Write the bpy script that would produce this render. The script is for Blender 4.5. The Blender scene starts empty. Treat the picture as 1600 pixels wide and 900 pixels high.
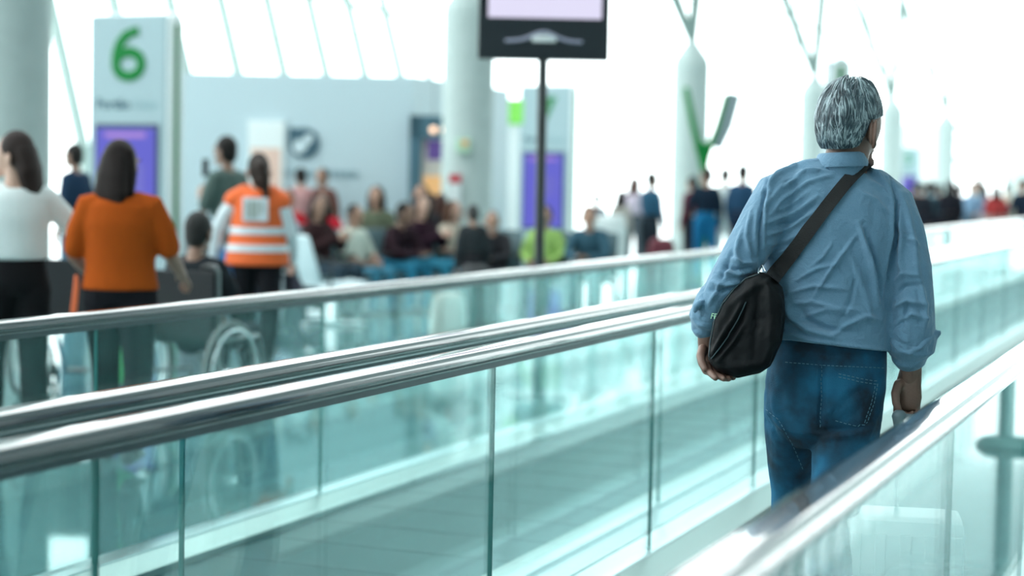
import bpy, bmesh, math, random
import numpy as np
from mathutils import Vector, Matrix, noise
from mathutils.bvhtree import BVHTree

random.seed(7)
PI = math.pi
S = bpy.context.scene
COL = S.collection
V = Vector

# ------------------------------------------------------------------ camera
F_PX = 2800.0
VP = (1940.0, 306.0)          # where the walkway's rails converge in the frame
ROLL = math.radians(1.1)
CAM_H = 1.45
_dx, _dy = VP[0] - 800, 450 - VP[1]
_x = _dx * math.cos(ROLL) - _dy * math.sin(ROLL)
_y = _dx * math.sin(ROLL) + _dy * math.cos(ROLL)
_p = math.atan2(_y, F_PX)
YAW = math.atan2(_x, F_PX * math.cos(_p) + _y * math.sin(_p))
FW = V((-math.sin(YAW) * math.cos(_p), math.cos(YAW) * math.cos(_p), -math.sin(_p)))
_R0 = V((math.cos(YAW), math.sin(YAW), 0))
_U0 = _R0.cross(FW)
RT = _R0 * math.cos(ROLL) + _U0 * math.sin(ROLL)
UP = -_R0 * math.sin(ROLL) + _U0 * math.cos(ROLL)
EYE = V((0, 0, CAM_H))
cd = bpy.data.cameras.new('camera')
cam = bpy.data.objects.new('camera', cd)
COL.objects.link(cam)
cam.matrix_world = Matrix(((RT.x, UP.x, -FW.x, EYE.x), (RT.y, UP.y, -FW.y, EYE.y), (RT.z, UP.z, -FW.z, EYE.z), (0, 0, 0, 1)))
cd.sensor_width = 36.0
cd.lens = 36.0 * F_PX / 1600.0
cd.clip_end = 400
cd.dof.use_dof = True
cd.dof.focus_distance = 4.82
cd.dof.aperture_fstop = 1.75
S.camera = cam

# ------------------------------------------------------------------ light
SKY = 4.4
w = bpy.data.worlds.new('world')
S.world = w
w.use_nodes = True
wn = w.node_tree
bg = wn.nodes['Background']
bg.inputs[0].default_value = (0.93, 1.0, 1.0, 1)
bg.inputs[1].default_value = SKY
S.view_settings.view_transform = 'Standard'
S.view_settings.look = 'None'
S.view_settings.gamma = 1.0
S.view_settings.use_curve_mapping = False
S.view_settings.exposure = 0.0
S.cycles.transparent_max_bounces = 40
S.cycles.max_bounces = 10
S.cycles.use_denoising = True


def ray(px, py):
    return RT * ((px - 800) / F_PX) + UP * ((450 - py) / F_PX) + FW


def at(px, py, t):
    """A point of the place: the photo's pixel at t metres of depth."""
    return EYE + ray(px, py) * t


def ground(px, t, z=0.0):
    """The point at height z whose image column is px, t metres deep."""
    d0, d1 = ray(px, 0), ray(px, 900)
    z0, z1 = CAM_H + d0.z * t, CAM_H + d1.z * t
    k = (z - z0) / (z1 - z0)
    return EYE + (d0 * (1 - k) + d1 * k) * t


def heading(px):
    d = ray(px, 300)
    return math.atan2(-d.x, d.y)


# ------------------------------------------------------------------ materials
MC = {}


def mat(name, col, rough=0.6, metal=0.0, bump=0.0, bscale=60.0, var=0.0, emit=None, spec=0.5, coat=0.0, stretch=None, sheen=0.0):
    key = (name, tuple(col), rough, metal)
    if key in MC:
        return MC[key]
    m = bpy.data.materials.new(name)
    m.use_nodes = True
    nt = m.node_tree
    b = nt.nodes['Principled BSDF']
    b.inputs['Base Color'].default_value = (*col, 1)
    b.inputs['Roughness'].default_value = rough
    b.inputs['Metallic'].default_value = metal
    b.inputs['Specular IOR Level'].default_value = spec
    b.inputs['Coat Weight'].default_value = coat
    b.inputs['Coat IOR'].default_value = 1.8
    b.inputs['Sheen Weight'].default_value = sheen
    if emit is not None:
        b.inputs['Emission Color'].default_value = (*emit[:3], 1)
        b.inputs['Emission Strength'].default_value = emit[3]
    if bump or var:
        tc = nt.nodes.new('ShaderNodeTexCoord')
        nz = nt.nodes.new('ShaderNodeTexNoise')
        nz.inputs['Scale'].default_value = bscale
        nz.inputs['Detail'].default_value = 4
        src = tc.outputs['Object']
        if stretch:
            mp = nt.nodes.new('ShaderNodeMapping')
            mp.inputs['Scale'].default_value = stretch
            nt.links.new(src, mp.inputs[0])
            src = mp.outputs[0]
        nt.links.new(src, nz.inputs['Vector'])
        if bump:
            bp = nt.nodes.new('ShaderNodeBump')
            bp.inputs['Strength'].default_value = bump
            bp.inputs['Distance'].default_value = 0.01
            nt.links.new(nz.outputs['Fac'], bp.inputs['Height'])
            nt.links.new(bp.outputs[0], b.inputs['Normal'])
        if var:
            mx = nt.nodes.new('ShaderNodeMix')
            mx.data_type = 'RGBA'
            mx.inputs['A'].default_value = (*[c * (1 - var) for c in col], 1)
            mx.inputs['B'].default_value = (*[min(1, c * (1 + var)) for c in col], 1)
            nt.links.new(nz.outputs['Fac'], mx.inputs['Factor'])
            nt.links.new(mx.outputs['Result'], b.inputs['Base Color'])
    MC[key] = m
    return m


def cloth(col):
    return mat('cloth', col, 0.9, 0, 0.25, 120, 0.12, spec=0.12)


def skin(col):
    return mat('skin', col, 0.5, 0, 0.08, 200, 0.06)


def hairm(col):
    return mat('hair', col, 0.55, 0, 0.6, 60, 0.3, spec=0.2, stretch=(6, 6, 0.7))


def glass_mat(name, tint, gloss, refl=1.0, dirt=0.03, dirtcol=(0.6, 0.95, 0.95)):
    m = bpy.data.materials.new(name)
    m.use_nodes = True
    nt = m.node_tree
    nt.nodes.remove(nt.nodes['Principled BSDF'])
    out = nt.nodes['Material Output']
    tr = nt.nodes.new('ShaderNodeBsdfTransparent')
    tr.inputs[0].default_value = (*tint, 1)
    gl = nt.nodes.new('ShaderNodeBsdfGlossy')
    gl.inputs['Color'].default_value = (*gloss, 1)
    gl.inputs['Roughness'].default_value = 0.015
    # Schlick's mirror share, the same for either face of a thin pane
    fr = nt.nodes.new('ShaderNodeLayerWeight')
    fr.inputs['Blend'].default_value = 0.5
    p5 = nt.nodes.new('ShaderNodeMath')
    p5.operation = 'POWER'
    p5.inputs[1].default_value = 5.0
    nt.links.new(fr.outputs['Facing'], p5.inputs[0])
    sc_ = nt.nodes.new('ShaderNodeMath')
    sc_.operation = 'MULTIPLY_ADD'
    sc_.inputs[1].default_value = 0.96
    sc_.inputs[2].default_value = 0.04
    nt.links.new(p5.outputs[0], sc_.inputs[0])
    mu = nt.nodes.new('ShaderNodeMath')
    mu.operation = 'MULTIPLY'
    mu.use_clamp = True
    mu.inputs[1].default_value = refl
    nt.links.new(sc_.outputs[0], mu.inputs[0])
    m1 = nt.nodes.new('ShaderNodeMixShader')
    nt.links.new(mu.outputs[0], m1.inputs[0])
    nt.links.new(tr.outputs[0], m1.inputs[1])
    nt.links.new(gl.outputs[0], m1.inputs[2])
    last = m1.outputs[0]
    if dirt:
        # finger marks and fine scratches worn into the pane
        tc = nt.nodes.new('ShaderNodeTexCoord')
        n1 = nt.nodes.new('ShaderNodeTexNoise')
        n1.inputs['Scale'].default_value = 3.0
        n1.inputs['Detail'].default_value = 6
        nt.links.new(tc.outputs['Object'], n1.inputs['Vector'])
        mp = nt.nodes.new('ShaderNodeMapping')
        mp.inputs['Scale'].default_value = (1, 9, 60)
        mp.inputs['Rotation'].default_value = (0.5, 0, 0)
        nt.links.new(tc.outputs['Object'], mp.inputs[0])
        n2 = nt.nodes.new('ShaderNodeTexNoise')
        n2.inputs['Scale'].default_value = 1.3
        n2.inputs['Detail'].default_value = 3
        nt.links.new(mp.outputs[0], n2.inputs['Vector'])
        r2 = nt.nodes.new('ShaderNodeMapRange')
        r2.inputs['From Min'].default_value = 0.70
        r2.inputs['From Max'].default_value = 0.78
        r2.inputs['To Max'].default_value = 0.035
        nt.links.new(n2.outputs['Fac'], r2.inputs['Value'])
        r1 = nt.nodes.new('ShaderNodeMapRange')
        r1.inputs['From Min'].default_value = 0.35
        r1.inputs['From Max'].default_value = 0.7
        r1.inputs['To Min'].default_value = dirt * 0.4
        r1.inputs['To Max'].default_value = dirt * 1.6
        nt.links.new(n1.outputs['Fac'], r1.inputs['Value'])
        ad = nt.nodes.new('ShaderNodeMath')
        ad.operation = 'ADD'
        nt.links.new(r1.outputs[0], ad.inputs[0])
        nt.links.new(r2.outputs[0], ad.inputs[1])
        df = nt.nodes.new('ShaderNodeBsdfTranslucent')
        df.inputs[0].default_value = (*dirtcol, 1)
        df2 = nt.nodes.new('ShaderNodeBsdfDiffuse')
        df2.inputs[0].default_value = (*dirtcol, 1)
        mm = nt.nodes.new('ShaderNodeMixShader')
        nt.links.new(df2.outputs[0], mm.inputs[1])
        nt.links.new(df.outputs[0], mm.inputs[2])
        m2 = nt.nodes.new('ShaderNodeMixShader')
        nt.links.new(ad.outputs[0], m2.inputs[0])
        nt.links.new(last, m2.inputs[1])
        nt.links.new(mm.outputs[0], m2.inputs[2])
        last = m2.outputs[0]
    nt.links.new(last, out.inputs[0])
    return m


M_WHITE = mat('white_paint', (0.80, 0.86, 0.86), 0.5, 0, 0.03, 30)
M_CONCRETE = mat('fair_concrete', (0.40, 0.485, 0.475), 0.7, 0, 0.15, 8, 0.10)
M_STEEL = mat('brushed_steel', (0.72, 0.76, 0.78), 0.28, 1.0, 0.04, 80, stretch=(1, 0.05, 1))
M_DARKSTEEL = mat('dark_steel', (0.10, 0.13, 0.14), 0.4, 0.6)
M_BLACK = mat('black_plastic', (0.012, 0.013, 0.015), 0.4)
M_RUBBER = mat('handrail_rubber', (0.02, 0.03, 0.035), 0.2, spec=0.8, coat=1.0)
M_CHROME = mat('chrome', (0.8, 0.83, 0.85), 0.12, 1.0)
M_MULLION = mat('pale_mullion_paint', (0.36, 0.47, 0.44), 0.5)
M_GLASS = glass_mat('green_tinted_safety_glass', (0.935, 0.989, 0.986), (0.85, 1.0, 1.0), 1.0, 0.0025, (0.3, 0.85, 0.85))
M_PANE = glass_mat('facade_glass', (0.96, 0.99, 0.99), (0.9, 1, 1), 0.5, 0.0)
M_GLASSEDGE = mat('glass_edge', (0.03, 0.16, 0.15), 0.2)
M_GREEN = mat('sign_green', (0.0, 0.17, 0.03), 0.5, spec=0.2)
M_GREY_SIGN = mat('sign_grey', (0.31, 0.42, 0.455), 0.45, 0, 0.02, 20)
M_INK = mat('sign_ink', (0.03, 0.10, 0.13), 0.5)


# ------------------------------------------------------------------ mesh helpers
def link(name, me, parent=None, loc=None, rz=0.0):
    o = bpy.data.objects.new(name, me)
    COL.objects.link(o)
    if parent is not None:
        o.parent = parent
    if loc is not None:
        o.location = loc
    if rz:
        o.rotation_euler = (0, 0, rz)
    return o


def obj(name, bm, m, parent=None, smooth=False, loc=None, rz=0.0):
    bmesh.ops.recalc_face_normals(bm, faces=bm.faces[:])
    if smooth:
        bm.normal_update()
        for e in bm.edges:
            if len(e.link_faces) == 2 and e.calc_face_angle(0) > 0.9:
                e.smooth = False
    me = bpy.data.meshes.new(name)
    bm.to_mesh(me)
    bm.free()
    for mm in (m if isinstance(m, (list, tuple)) else [m]):
        me.materials.append(mm)
    if smooth:
        me.shade_smooth()
    return link(name, me, parent, loc, rz)


def tag(o, label, cat=None, group=None, kind=None):
    if label:
        o['label'] = label
    if cat:
        o['category'] = cat
    if group:
        o['group'] = group
    if kind:
        o['kind'] = kind
    return o


def thing(name, label, cat, loc=(0, 0, 0), rz=0.0, group=None):
    o = bpy.data.objects.new(name, None)
    COL.objects.link(o)
    o.empty_display_size = 0.1
    o.location = loc
    o.rotation_euler = (0, 0, rz)
    return tag(o, label, cat, group)


def struct(o, label=None, cat=None):
    return tag(o, label, cat, None, 'structure')


def BM():
    return bmesh.new()


def box(bm, x0, x1, y0, y1, z0, z1, bev=0.0, mi=0):
    vs = [bm.verts.new((x, y, z)) for x in (x0, x1) for y in (y0, y1) for z in (z0, z1)]
    fs = []
    for q in ((0, 1, 3, 2), (4, 6, 7, 5), (0, 4, 5, 1), (2, 3, 7, 6), (0, 2, 6, 4), (1, 5, 7, 3)):
        f = bm.faces.new([vs[i] for i in q])
        f.material_index = mi
        fs.append(f)
    if bev:
        es = list({e for f in fs for e in f.edges})
        bmesh.ops.bevel(bm, geom=es, offset=bev, segments=2, affect='EDGES', profile=0.7)
    return bm


def tube(bm, pts, rad, seg=12, ref=None, cap=True, sq=1.0):
    """A tapering tube through pts; rad is one radius, or (across ref, other way), per point."""
    pts = [V(p) for p in pts]
    n = len(pts)
    rad = [(r, r) if not isinstance(r, (tuple, list)) else r for r in rad]
    tang = []
    for i in range(n):
        a = pts[max(0, i - 1)]
        b = pts[min(n - 1, i + 1)]
        d = (b - a)
        tang.append(d.normalized() if d.length > 1e-9 else V((0, 0, 1)))
    u = V(ref) if ref is not None else (V((1, 0, 0)) if abs(tang[0].x) < 0.9 else V((0, 1, 0)))
    P, R, T = list(pts), list(rad), list(tang)
    if cap:
        ra, rb = rad[0], rad[-1]
        for k, s in ((0.86, 0.5), (0.45, 0.88)):
            P.insert(0, pts[0] - tang[0] * min(ra) * (1 - k) * 0.9)
            R.insert(0, (ra[0] * s if k > .5 else ra[0] * 0.5, 0))
            T.insert(0, tang[0])
            P.append(pts[-1] + tang[-1] * min(rb) * (1 - k) * 0.9)
            R.append((0, 0))
            T.append(tang[-1])
        R[1] = (ra[0] * 0.88, ra[1] * 0.88)
        R[0] = (ra[0] * 0.5, ra[1] * 0.5)
        P[1] = pts[0] - tang[0] * min(ra) * 0.45
        P[0] = pts[0] - tang[0] * min(ra) * 0.85
        R[-2] = (rb[0] * 0.88, rb[1] * 0.88)
        R[-1] = (rb[0] * 0.5, rb[1] * 0.5)
        P[-2] = pts[-1] + tang[-1] * min(rb) * 0.45
        P[-1] = pts[-1] + tang[-1] * min(rb) * 0.85
    rings = []
    for p, r, t in zip(P, R, T):
        uu = u - t * u.dot(t)
        if uu.length < 1e-6:
            uu = t.orthogonal()
        uu.normalize()
        u = uu if ref is None else V(ref)
        vv = t.cross(uu)
        ring = []
        for k in range(seg):
            a = 2 * PI * k / seg
            c, s = math.cos(a), math.sin(a)
            if sq != 1.0:
                c = math.copysign(abs(c) ** sq, c)
                s = math.copysign(abs(s) ** sq, s)
            ring.append(bm.verts.new(p + uu * (r[0] * c) + vv * (r[1] * s)))
        rings.append(ring)
    for a, b in zip(rings, rings[1:]):
        for k in range(seg):
            bm.faces.new((a[k], a[(k + 1) % seg], b[(k + 1) % seg], b[k]))
    bm.faces.new(rings[0][::-1])
    bm.faces.new(rings[-1])
    return bm


def ball(bm, c, r, seg=16, rot=None):
    m = Matrix.Translation(V(c)) @ (rot.to_4x4() if rot is not None else Matrix()) @ Matrix.Diagonal((*([r] * 3 if not isinstance(r, (tuple, list)) else r), 1))
    bmesh.ops.create_uvsphere(bm, u_segments=seg, v_segments=max(6, seg * 2 // 3), radius=1.0, matrix=m)
    return bm


def cyl(bm, p, q, r, seg=14, r2=None):
    return tube(bm, [p, q], [r, r if r2 is None else r2], seg, cap=False)


def prism(bm, poly, y0, y1, mi=0, axis='y'):
    """Extrude a polygon of (a, b) pairs: in x-z along y, or in y-z along x."""
    def mk(a, b, d):
        return bm.verts.new((a, d, b) if axis == 'y' else (d, a, b))
    A = [mk(a, b, y0) for a, b in poly]
    B = [mk(a, b, y1) for a, b in poly]
    n = len(poly)
    bm.faces.new(A).material_index = mi
    bm.faces.new(B[::-1]).material_index = mi
    for i in range(n):
        bm.faces.new((A[i], B[i], B[(i + 1) % n], A[(i + 1) % n])).material_index = mi
    return bm


def solid(bm, voxel, smooth=3, fac=0.5, decimate=None):
    """Melt overlapping closed shapes into one continuous skin."""
    bmesh.ops.recalc_face_normals(bm, faces=bm.faces[:])
    me = bpy.data.meshes.new('tmp')
    bm.to_mesh(me)
    bm.free()
    o = bpy.data.objects.new('tmp', me)
    COL.objects.link(o)
    r = o.modifiers.new('r', 'REMESH')
    r.mode = 'VOXEL'
    r.voxel_size = voxel
    r.use_smooth_shade = True
    if smooth:
        s = o.modifiers.new('s', 'SMOOTH')
        s.iterations = smooth
        s.factor = fac
    dg = bpy.context.evaluated_depsgraph_get()
    out = bpy.data.meshes.new_from_object(o.evaluated_get(dg))
    bpy.data.objects.remove(o)
    bpy.data.meshes.remove(me)
    out.shade_smooth()
    return out


def join(*ms):
    bm = BM()
    for m in ms:
        bm.from_mesh(m)
    out = bpy.data.meshes.new('joined')
    bm.to_mesh(out)
    bm.free()
    out.shade_smooth()
    return out


def lettering(text, size, depth, m, parent, loc, rot=(PI / 2, 0, 0), name='lettering', align='CENTER', bold=0.0):
    cu = bpy.data.curves.new('t', 'FONT')
    cu.body = text
    cu.size = size
    cu.extrude = depth
    cu.offset = bold
    cu.align_x = align
    o = bpy.data.objects.new('t', cu)
    COL.objects.link(o)
    dg = bpy.context.evaluated_depsgraph_get()
    me = bpy.data.meshes.new_from_object(o.evaluated_get(dg))
    bpy.data.objects.remove(o)
    me.materials.clear()
    me.materials.append(m)
    r = link(name, me, parent, loc)
    r.rotation_euler = rot
    return r


def lerp(a, b, t):
    return V(a) * (1 - t) + V(b) * t


# ------------------------------------------------------------------ the hall
def floor_mat():
    m = bpy.data.materials.new('polished_stone_floor')
    m.use_nodes = True
    nt = m.node_tree
    b = nt.nodes['Principled BSDF']
    tc = nt.nodes.new('ShaderNodeTexCoord')
    br = nt.nodes.new('ShaderNodeTexBrick')
    br.offset = 0.0
    br.inputs['Scale'].default_value = 1.0
    br.inputs['Mortar Size'].default_value = 0.006
    br.inputs['Brick Width'].default_value = 1.0
    br.inputs['Row Height'].default_value = 1.0
    br.inputs['Color1'].default_value = (0.13, 0.24, 0.245, 1)
    br.inputs['Color2'].default_value = (0.115, 0.215, 0.22, 1)
    br.inputs['Mortar'].default_value = (0.07, 0.12, 0.12, 1)
    nt.links.new(tc.outputs['Object'], br.inputs['Vector'])
    nt.links.new(br.outputs['Color'], b.inputs['Base Color'])
    b.inputs['Roughness'].default_value = 0.045
    b.inputs['IOR'].default_value = 1.85
    return m


bm = BM()
box(bm, -26, 13, -14, 100, -0.3, 0.0)
struct(obj('floor', bm, floor_mat()), 'mirror-polished stone floor of the departures hall', 'floor')

# ceiling with long skylight slots (all above the frame)
bm = BM()
CZ = 13.0
slots = [(-22, -19), (-16, -11.5), (-9.8, -5.5)]
xs = [-26]
for a, b_ in slots:
    xs += [a, b_]
xs.append(13)
for i in range(0, len(xs), 2):
    box(bm, xs[i], xs[i + 1], -14, 100, CZ, CZ + 0.4)
struct(obj('ceiling', bm, mat('ceiling_white', (0.7, 0.76, 0.76), 0.7)), 'white ceiling with long skylight slots', 'ceiling')
bm = BM()
box(bm, -26, 13, -14.4, -14, 0, CZ)
struct(obj('wall_back', bm, mat('back_wall', (0.52, 0.58, 0.59), 0.7)), 'plain grey wall behind the walkways', 'wall')


def facade(name, label, p0, p1, lean, step, h, rail_zs, bar=0.12, seed=0, base=0.0, double=()):
    """A glazed wall from p0 to p1; lean = outward run per metre of rise."""
    p0, p1 = V((*p0, 0)), V((*p1, 0))
    d = (p1 - p0)
    L = d.length
    d.normalize()
    nrm = V((-d.y, d.x, 0))                # outward
    rz = math.atan2(d.y, d.x)
    root = thing(name, label, 'window', p0, rz)
    struct(root)
    bm = BM()
    n = int(L / step)
    for i in range(n + 1):
        x = i * step
        tube(bm, [(x, 0, 0), (x, lean * h, h)], [(bar / 2, bar * 0.8)] * 2, 4, ref=(1, 0, 0), cap=False)
    obj('mullion', bm, M_MULLION, root)
    bm = BM()
    for z in rail_zs:
        box(bm, 0, L, lean * z - 0.05, lean * z + 0.05, z - 0.05, z + 0.05)
    obj('transom', bm, M_MULLION, root)
    bm = BM()
    vs = [bm.verts.new(c) for c in ((0, 0.02, 0), (L, 0.02, 0), (L, lean * h + 0.02, h), (0, lean * h + 0.02, h))]
    bm.faces.new(vs)
    obj('glass_pane', bm, M_PANE, root)
    return root


facade('window_1', 'leaning glazed facade along the left side of the hall', (-16.5, -14), (-16.5, 38), 0.28, 1.8, 12.5, (5.2, 9), 0.165)
facade('window_4', 'frameless far stretch of the leaning side glazing', (-16.5, 38), (-16.5, 100), 0.28, 31, 12.5, (9,), 0.1)
facade('window_2', 'tall glazing far along the right side of the hall', (12, 100), (12, 36), 0.0, 2.6, 12.6, (1.1, 3.4, 8), 0.12)
bm = BM()
box(bm, 11.9, 12.2, -14, 36, 0, CZ)
struct(obj('wall_right', bm, mat('back_wall', (0.52, 0.58, 0.59), 0.7)), 'plain grey wall beside the photographer', 'wall')
facade('window_3', 'bright glazed end wall far down the hall', (-26, 99), (13, 99), 0.0, 2.6, 12.8, (4.2, 8), 0.16)

# row of round columns with branching struts
for k in range(6):
    y = 11.0 + 9.85 * k
    r = struct(thing('column', ('wide pale concrete column at the left edge, beside the woman in white', 'pale concrete column carrying the fire point, right of the shop wall',
                                'round column with pointed top beside the green forked frame', 'second round column with pointed top, left of the grey-haired man',
                                'column hidden behind the grey-haired man with struts showing above his head', 'cream column farthest down the hall, right of the man')[k], 'column', (-8.55 if k == 0 else -9.1, y, 0)))
    bm = BM()
    tube(bm, [(0, 0, 0), (0, 0, 0.02), (0, 0, 3.55), (0, 0, 3.66), (0, 0, 4.0), (0, 0, 4.06)], [.34, .32, .32, .305, .075, .065], 28, cap=False)
    obj('column_shaft', bm, M_CONCRETE, r, True)
    for dx, dy in ((-3.6, -1.5), (.5, .3)):
        bm = BM()
        a, b_ = V((0, 0, 4.0)), V((dx, dy, CZ))
        tube(bm, [a, lerp(a, b_, .1), lerp(a, b_, .5), b_], [.085, .115, .115, .10], 10, cap=False)
        obj('strut', bm, mat('strut_paint', (.20, .29, .27), .5), r, True)
# fire point on the second column
fp = thing('fire_point', 'red and white fire point board hung on the middle column', 'sign', (-9.1, 20.85, 0), heading(735))
for nm, z0, z1, m in (('red_plate', 1.42, 1.53, mat('fire_red', (0.55, 0.02, 0.04), .5)), ('white_plate', 1.15, 1.42, M_WHITE), ('red_plate', 1.04, 1.15, mat('fire_red', (0.55, 0.02, 0.04), .5))):
    bm = BM()
    box(bm, -.22, -.07, -.40, -.34, z0, z1, .008)
    obj(nm, bm, m, fp)
bm = BM()
box(bm, -.14, .04, -.38, -.335, 1.80, 1.98, .006)
fs = tag(obj('safety_sign', bm, mat('safety_pale_green', (0.5, 0.75, 0.55), .5), None, loc=(-9.1, 20.85, 0), rz=heading(735)), 'small pale green safety sign above the fire point on the column', 'sign')
bm = BM()
bmesh.ops.create_cone(bm, cap_ends=True, segments=20, radius1=.045, radius2=.045, depth=.01, matrix=Matrix.Translation((-.03, -.383, 1.92)) @ Matrix.Rotation(PI / 2, 4, 'X'))
obj('orange_dot', bm, mat('sign_orange', (0.8, 0.35, 0.1), .5), fs)

# ------------------------------------------------------------------ moving walkways
RAIL_Z = 0.95
Y0, Y1 = -3.0, 34.2
RN = 0.33


def belt_mat():
    m = bpy.data.materials.new('grooved_pallet_metal')
    m.use_nodes = True
    nt = m.node_tree
    b = nt.nodes['Principled BSDF']
    tc = nt.nodes.new('ShaderNodeTexCoord')
    wv = nt.nodes.new('ShaderNodeTexWave')
    wv.wave_type = 'BANDS'
    wv.bands_direction = 'X'
    wv.inputs['Scale'].default_value = 30
    wv.inputs['Distortion'].default_value = 0
    nt.links.new(tc.outputs['Object'], wv.inputs['Vector'])
    bp = nt.nodes.new('ShaderNodeBump')
    bp.inputs['Strength'].default_value = 0.5
    bp.inputs['Distance'].default_value = 0.004
    nt.links.new(wv.outputs['Fac'], bp.inputs['Height'])
    nt.links.new(bp.outputs[0], b.inputs['Normal'])
    b.inputs['Base Color'].default_value = (0.035, 0.095, 0.10, 1)
    b.inputs['Metallic'].default_value = 0.2
    b.inputs['Roughness'].default_value = 0.45
    return m


M_BELT = belt_mat()
M_SKIRT = mat('skirt_panel_steel', (0.60, 0.62, 0.60), 0.38, 0.85, 0.03, 60, stretch=(1, 0.05, 1))


def newel_outline(r, n=16):
    return [(Y1 - 0.02 + r * math.sin(a), RAIL_Z - RN + r * math.cos(a)) for a in [PI * i / n for i in range(n + 1)]]


def handrail(parent, x):
    path = [(x, Y0, RAIL_Z), (x, Y0 + .1, RAIL_Z), (x, 6, RAIL_Z), (x, 14, RAIL_Z), (x, 24, RAIL_Z), (x, Y1 - .1, RAIL_Z), (x, Y1, RAIL_Z)]
    path += [(x, y, z) for y, z in newel_outline(RN)[1:]]
    path += [(x, Y1 - 1.2, RAIL_Z - 2 * RN)]
    bm = BM()
    # flattened C profile
    prof = [(-.046, -.012), (-.0465, -.002), (-.044, .008), (-.039, .0155), (-.031, .0195), (-.020, .0212), (0, .0218), (.020, .0212), (.031, .0195), (.039, .0155), (.044, .008), (.0465, -.002), (.046, -.012), (.041, -.020), (.032, -.024), (-.032, -.024), (-.041, -.020)]
    rings = []
    for i, p in enumerate(path):
        a, b_ = V(path[max(0, i - 1)]), V(path[min(len(path) - 1, i + 1)])
        t = (b_ - a).normalized()
        nrm = V((1, 0, 0)).cross(t)
        rings.append([bm.verts.new(V(p) + V((1, 0, 0)) * u + nrm * v) for u, v in prof])
    n = len(prof)
    for a, b_ in zip(rings, rings[1:]):
        for k in range(n):
            bm.faces.new((a[k], a[(k + 1) % n], b_[(k + 1) % n], b_[k]))
    bm.faces.new(rings[0])
    bm.faces.new(rings[-1])
    obj('handrail', bm, M_RUBBER, parent, True)
    bm = BM()
    box(bm, x - .014, x + .014, Y0, Y1, RAIL_Z - .044, RAIL_Z - .0235)
    obj('handrail_guide', bm, M_DARKSTEEL, parent)


def walkway(name, label, xl, xr, joint_l, joint_r, pl, pr):
    root = thing(name, label, 'moving walkway', (0, 0, 0))
    for x, (j0, jp), side in ((xl, (joint_l, pl), 1), (xr, (joint_r, pr), -1)):
        handrail(root, x)
        k0 = math.ceil((Y0 - j0) / jp)
        js = [Y0] + [j0 + jp * k for k in range(k0, 60) if Y0 + .3 < j0 + jp * k < Y1 - .5] + [Y1]
        if x == -2.02:
            js = [2.87 if abs(q - 3.29) < .05 else q for q in js]
        for a, b_ in zip(js, js[1:]):
            bm = BM()
            if b_ < Y1:
                box(bm, x - .006, x + .006, a + .003, b_ - .003, .06, RAIL_Z - .045)
            else:
                ol = [(a + .003, .06), (a + .003, RAIL_Z - .045)] + newel_outline(RN - .045) + [(Y1 - .3, RAIL_Z - 2 * RN + .04), (Y1 - .3, .06)]
                prism(bm, ol, x - .006, x + .006, axis='x')
            bm.normal_update()
            for f in bm.faces:
                if abs(f.normal.x) < .5:
                    f.material_index = 1
            obj('glass_panel', bm, [M_GLASS, M_GLASSEDGE], root)
        # clamp rail at the foot of the glass, sloped inner deck, skirt
        bm = BM()
        box(bm, x - .03, x + .03, Y0, Y1 + .1, 0.0, .075, .004)
        obj('base_rail', bm, M_STEEL, root)
        bm = BM()
        i0, i1 = x + side * .03, x + side * .155
        prism(bm, [(i0, .0), (i0, .07), (i1, .045), (i1, .0)], Y0, Y1 + .1)
        obj('skirt_panel', bm, M_SKIRT, root)
        bm = BM()
        o0, o1 = x - side * .03, x - side * .135
        prism(bm, [(o0, .0), (o0, .06), (o1, .05), (o1, .0)], Y0, Y1 + .1)
        obj('deck_cover', bm, M_STEEL, root)
    bm = BM()
    box(bm, xl + .158, xr - .158, Y0, Y1, 0.002, .02)
    obj('tread_belt', bm, M_BELT, root)
    bm = BM()
    y = Y0 + .4
    while y < Y1:
        box(bm, xl + .16, xr - .16, y - .004, y + .004, .0195, .0212)
        y += .4
    obj('pallet_joint', bm, M_DARKSTEEL, root)
    return root


walkway('moving_walkway', 'empty far moving walkway with glass sides, beside the waiting hall', -3.70, -2.30, 5.255, 5.515, 1.67, 1.9)
walkway('moving_walkway', 'near moving walkway with glass sides carrying the grey-haired man', -2.02, -0.60, 4.85, 4.2, 1.56, 1.56)

# ------------------------------------------------------------------ gate totems
M_SCREEN = mat('violet_screen', (0.01, 0.01, 0.03), 0.6, emit=(0.12, 0.115, 0.60, 0.95), spec=0.2)
M_SCREEN_D = mat('violet_screen_band', (0.02, 0.02, 0.05), 0.3, emit=(0.36, 0.16, 0.60, 0.9))
M_SCREEN_T = mat('violet_screen_text', (0.02, 0.02, 0.05), 0.3, emit=(0.11, 0.09, 0.5, 0.9))
M_BEZEL = mat('screen_bezel', (0.012, 0.03, 0.08), 0.35)


def six(parent, w, h, loc, m, y):
    """The numeral 6 drawn as a swelling stroke."""
    bm = BM()
    pts = []
    cx, cz, rx, rz = 0, h * .31, w * .5, h * .31
    pts.append((w * .32, h * 1.0))
    pts += [(w * .12, h * .985), (-w * .12, h * .90), (-w * .31, h * .74), (-w * .41, h * .54), (-w * .43, h * .40)]
    n = 30
    for i in range(n + 1):
        a = PI + 2 * PI * .955 * i / n
        pts.append((cx + math.cos(a) * rx * .86, cz + math.sin(a) * rz * .83))
    t = w * .155
    P3 = [(loc[0] + x, y - .004, loc[1] + z) for x, z in pts]
    tube(bm, P3, [(.012, t * (.86 if k < 2 else 1.0)) for k in range(len(P3))], 12, ref=(0, 1, 0), sq=.6)
    me = solid(bm, .006, 2, .4)
    me.materials.append(m)
    return link('gate_number', me, parent)


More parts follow.
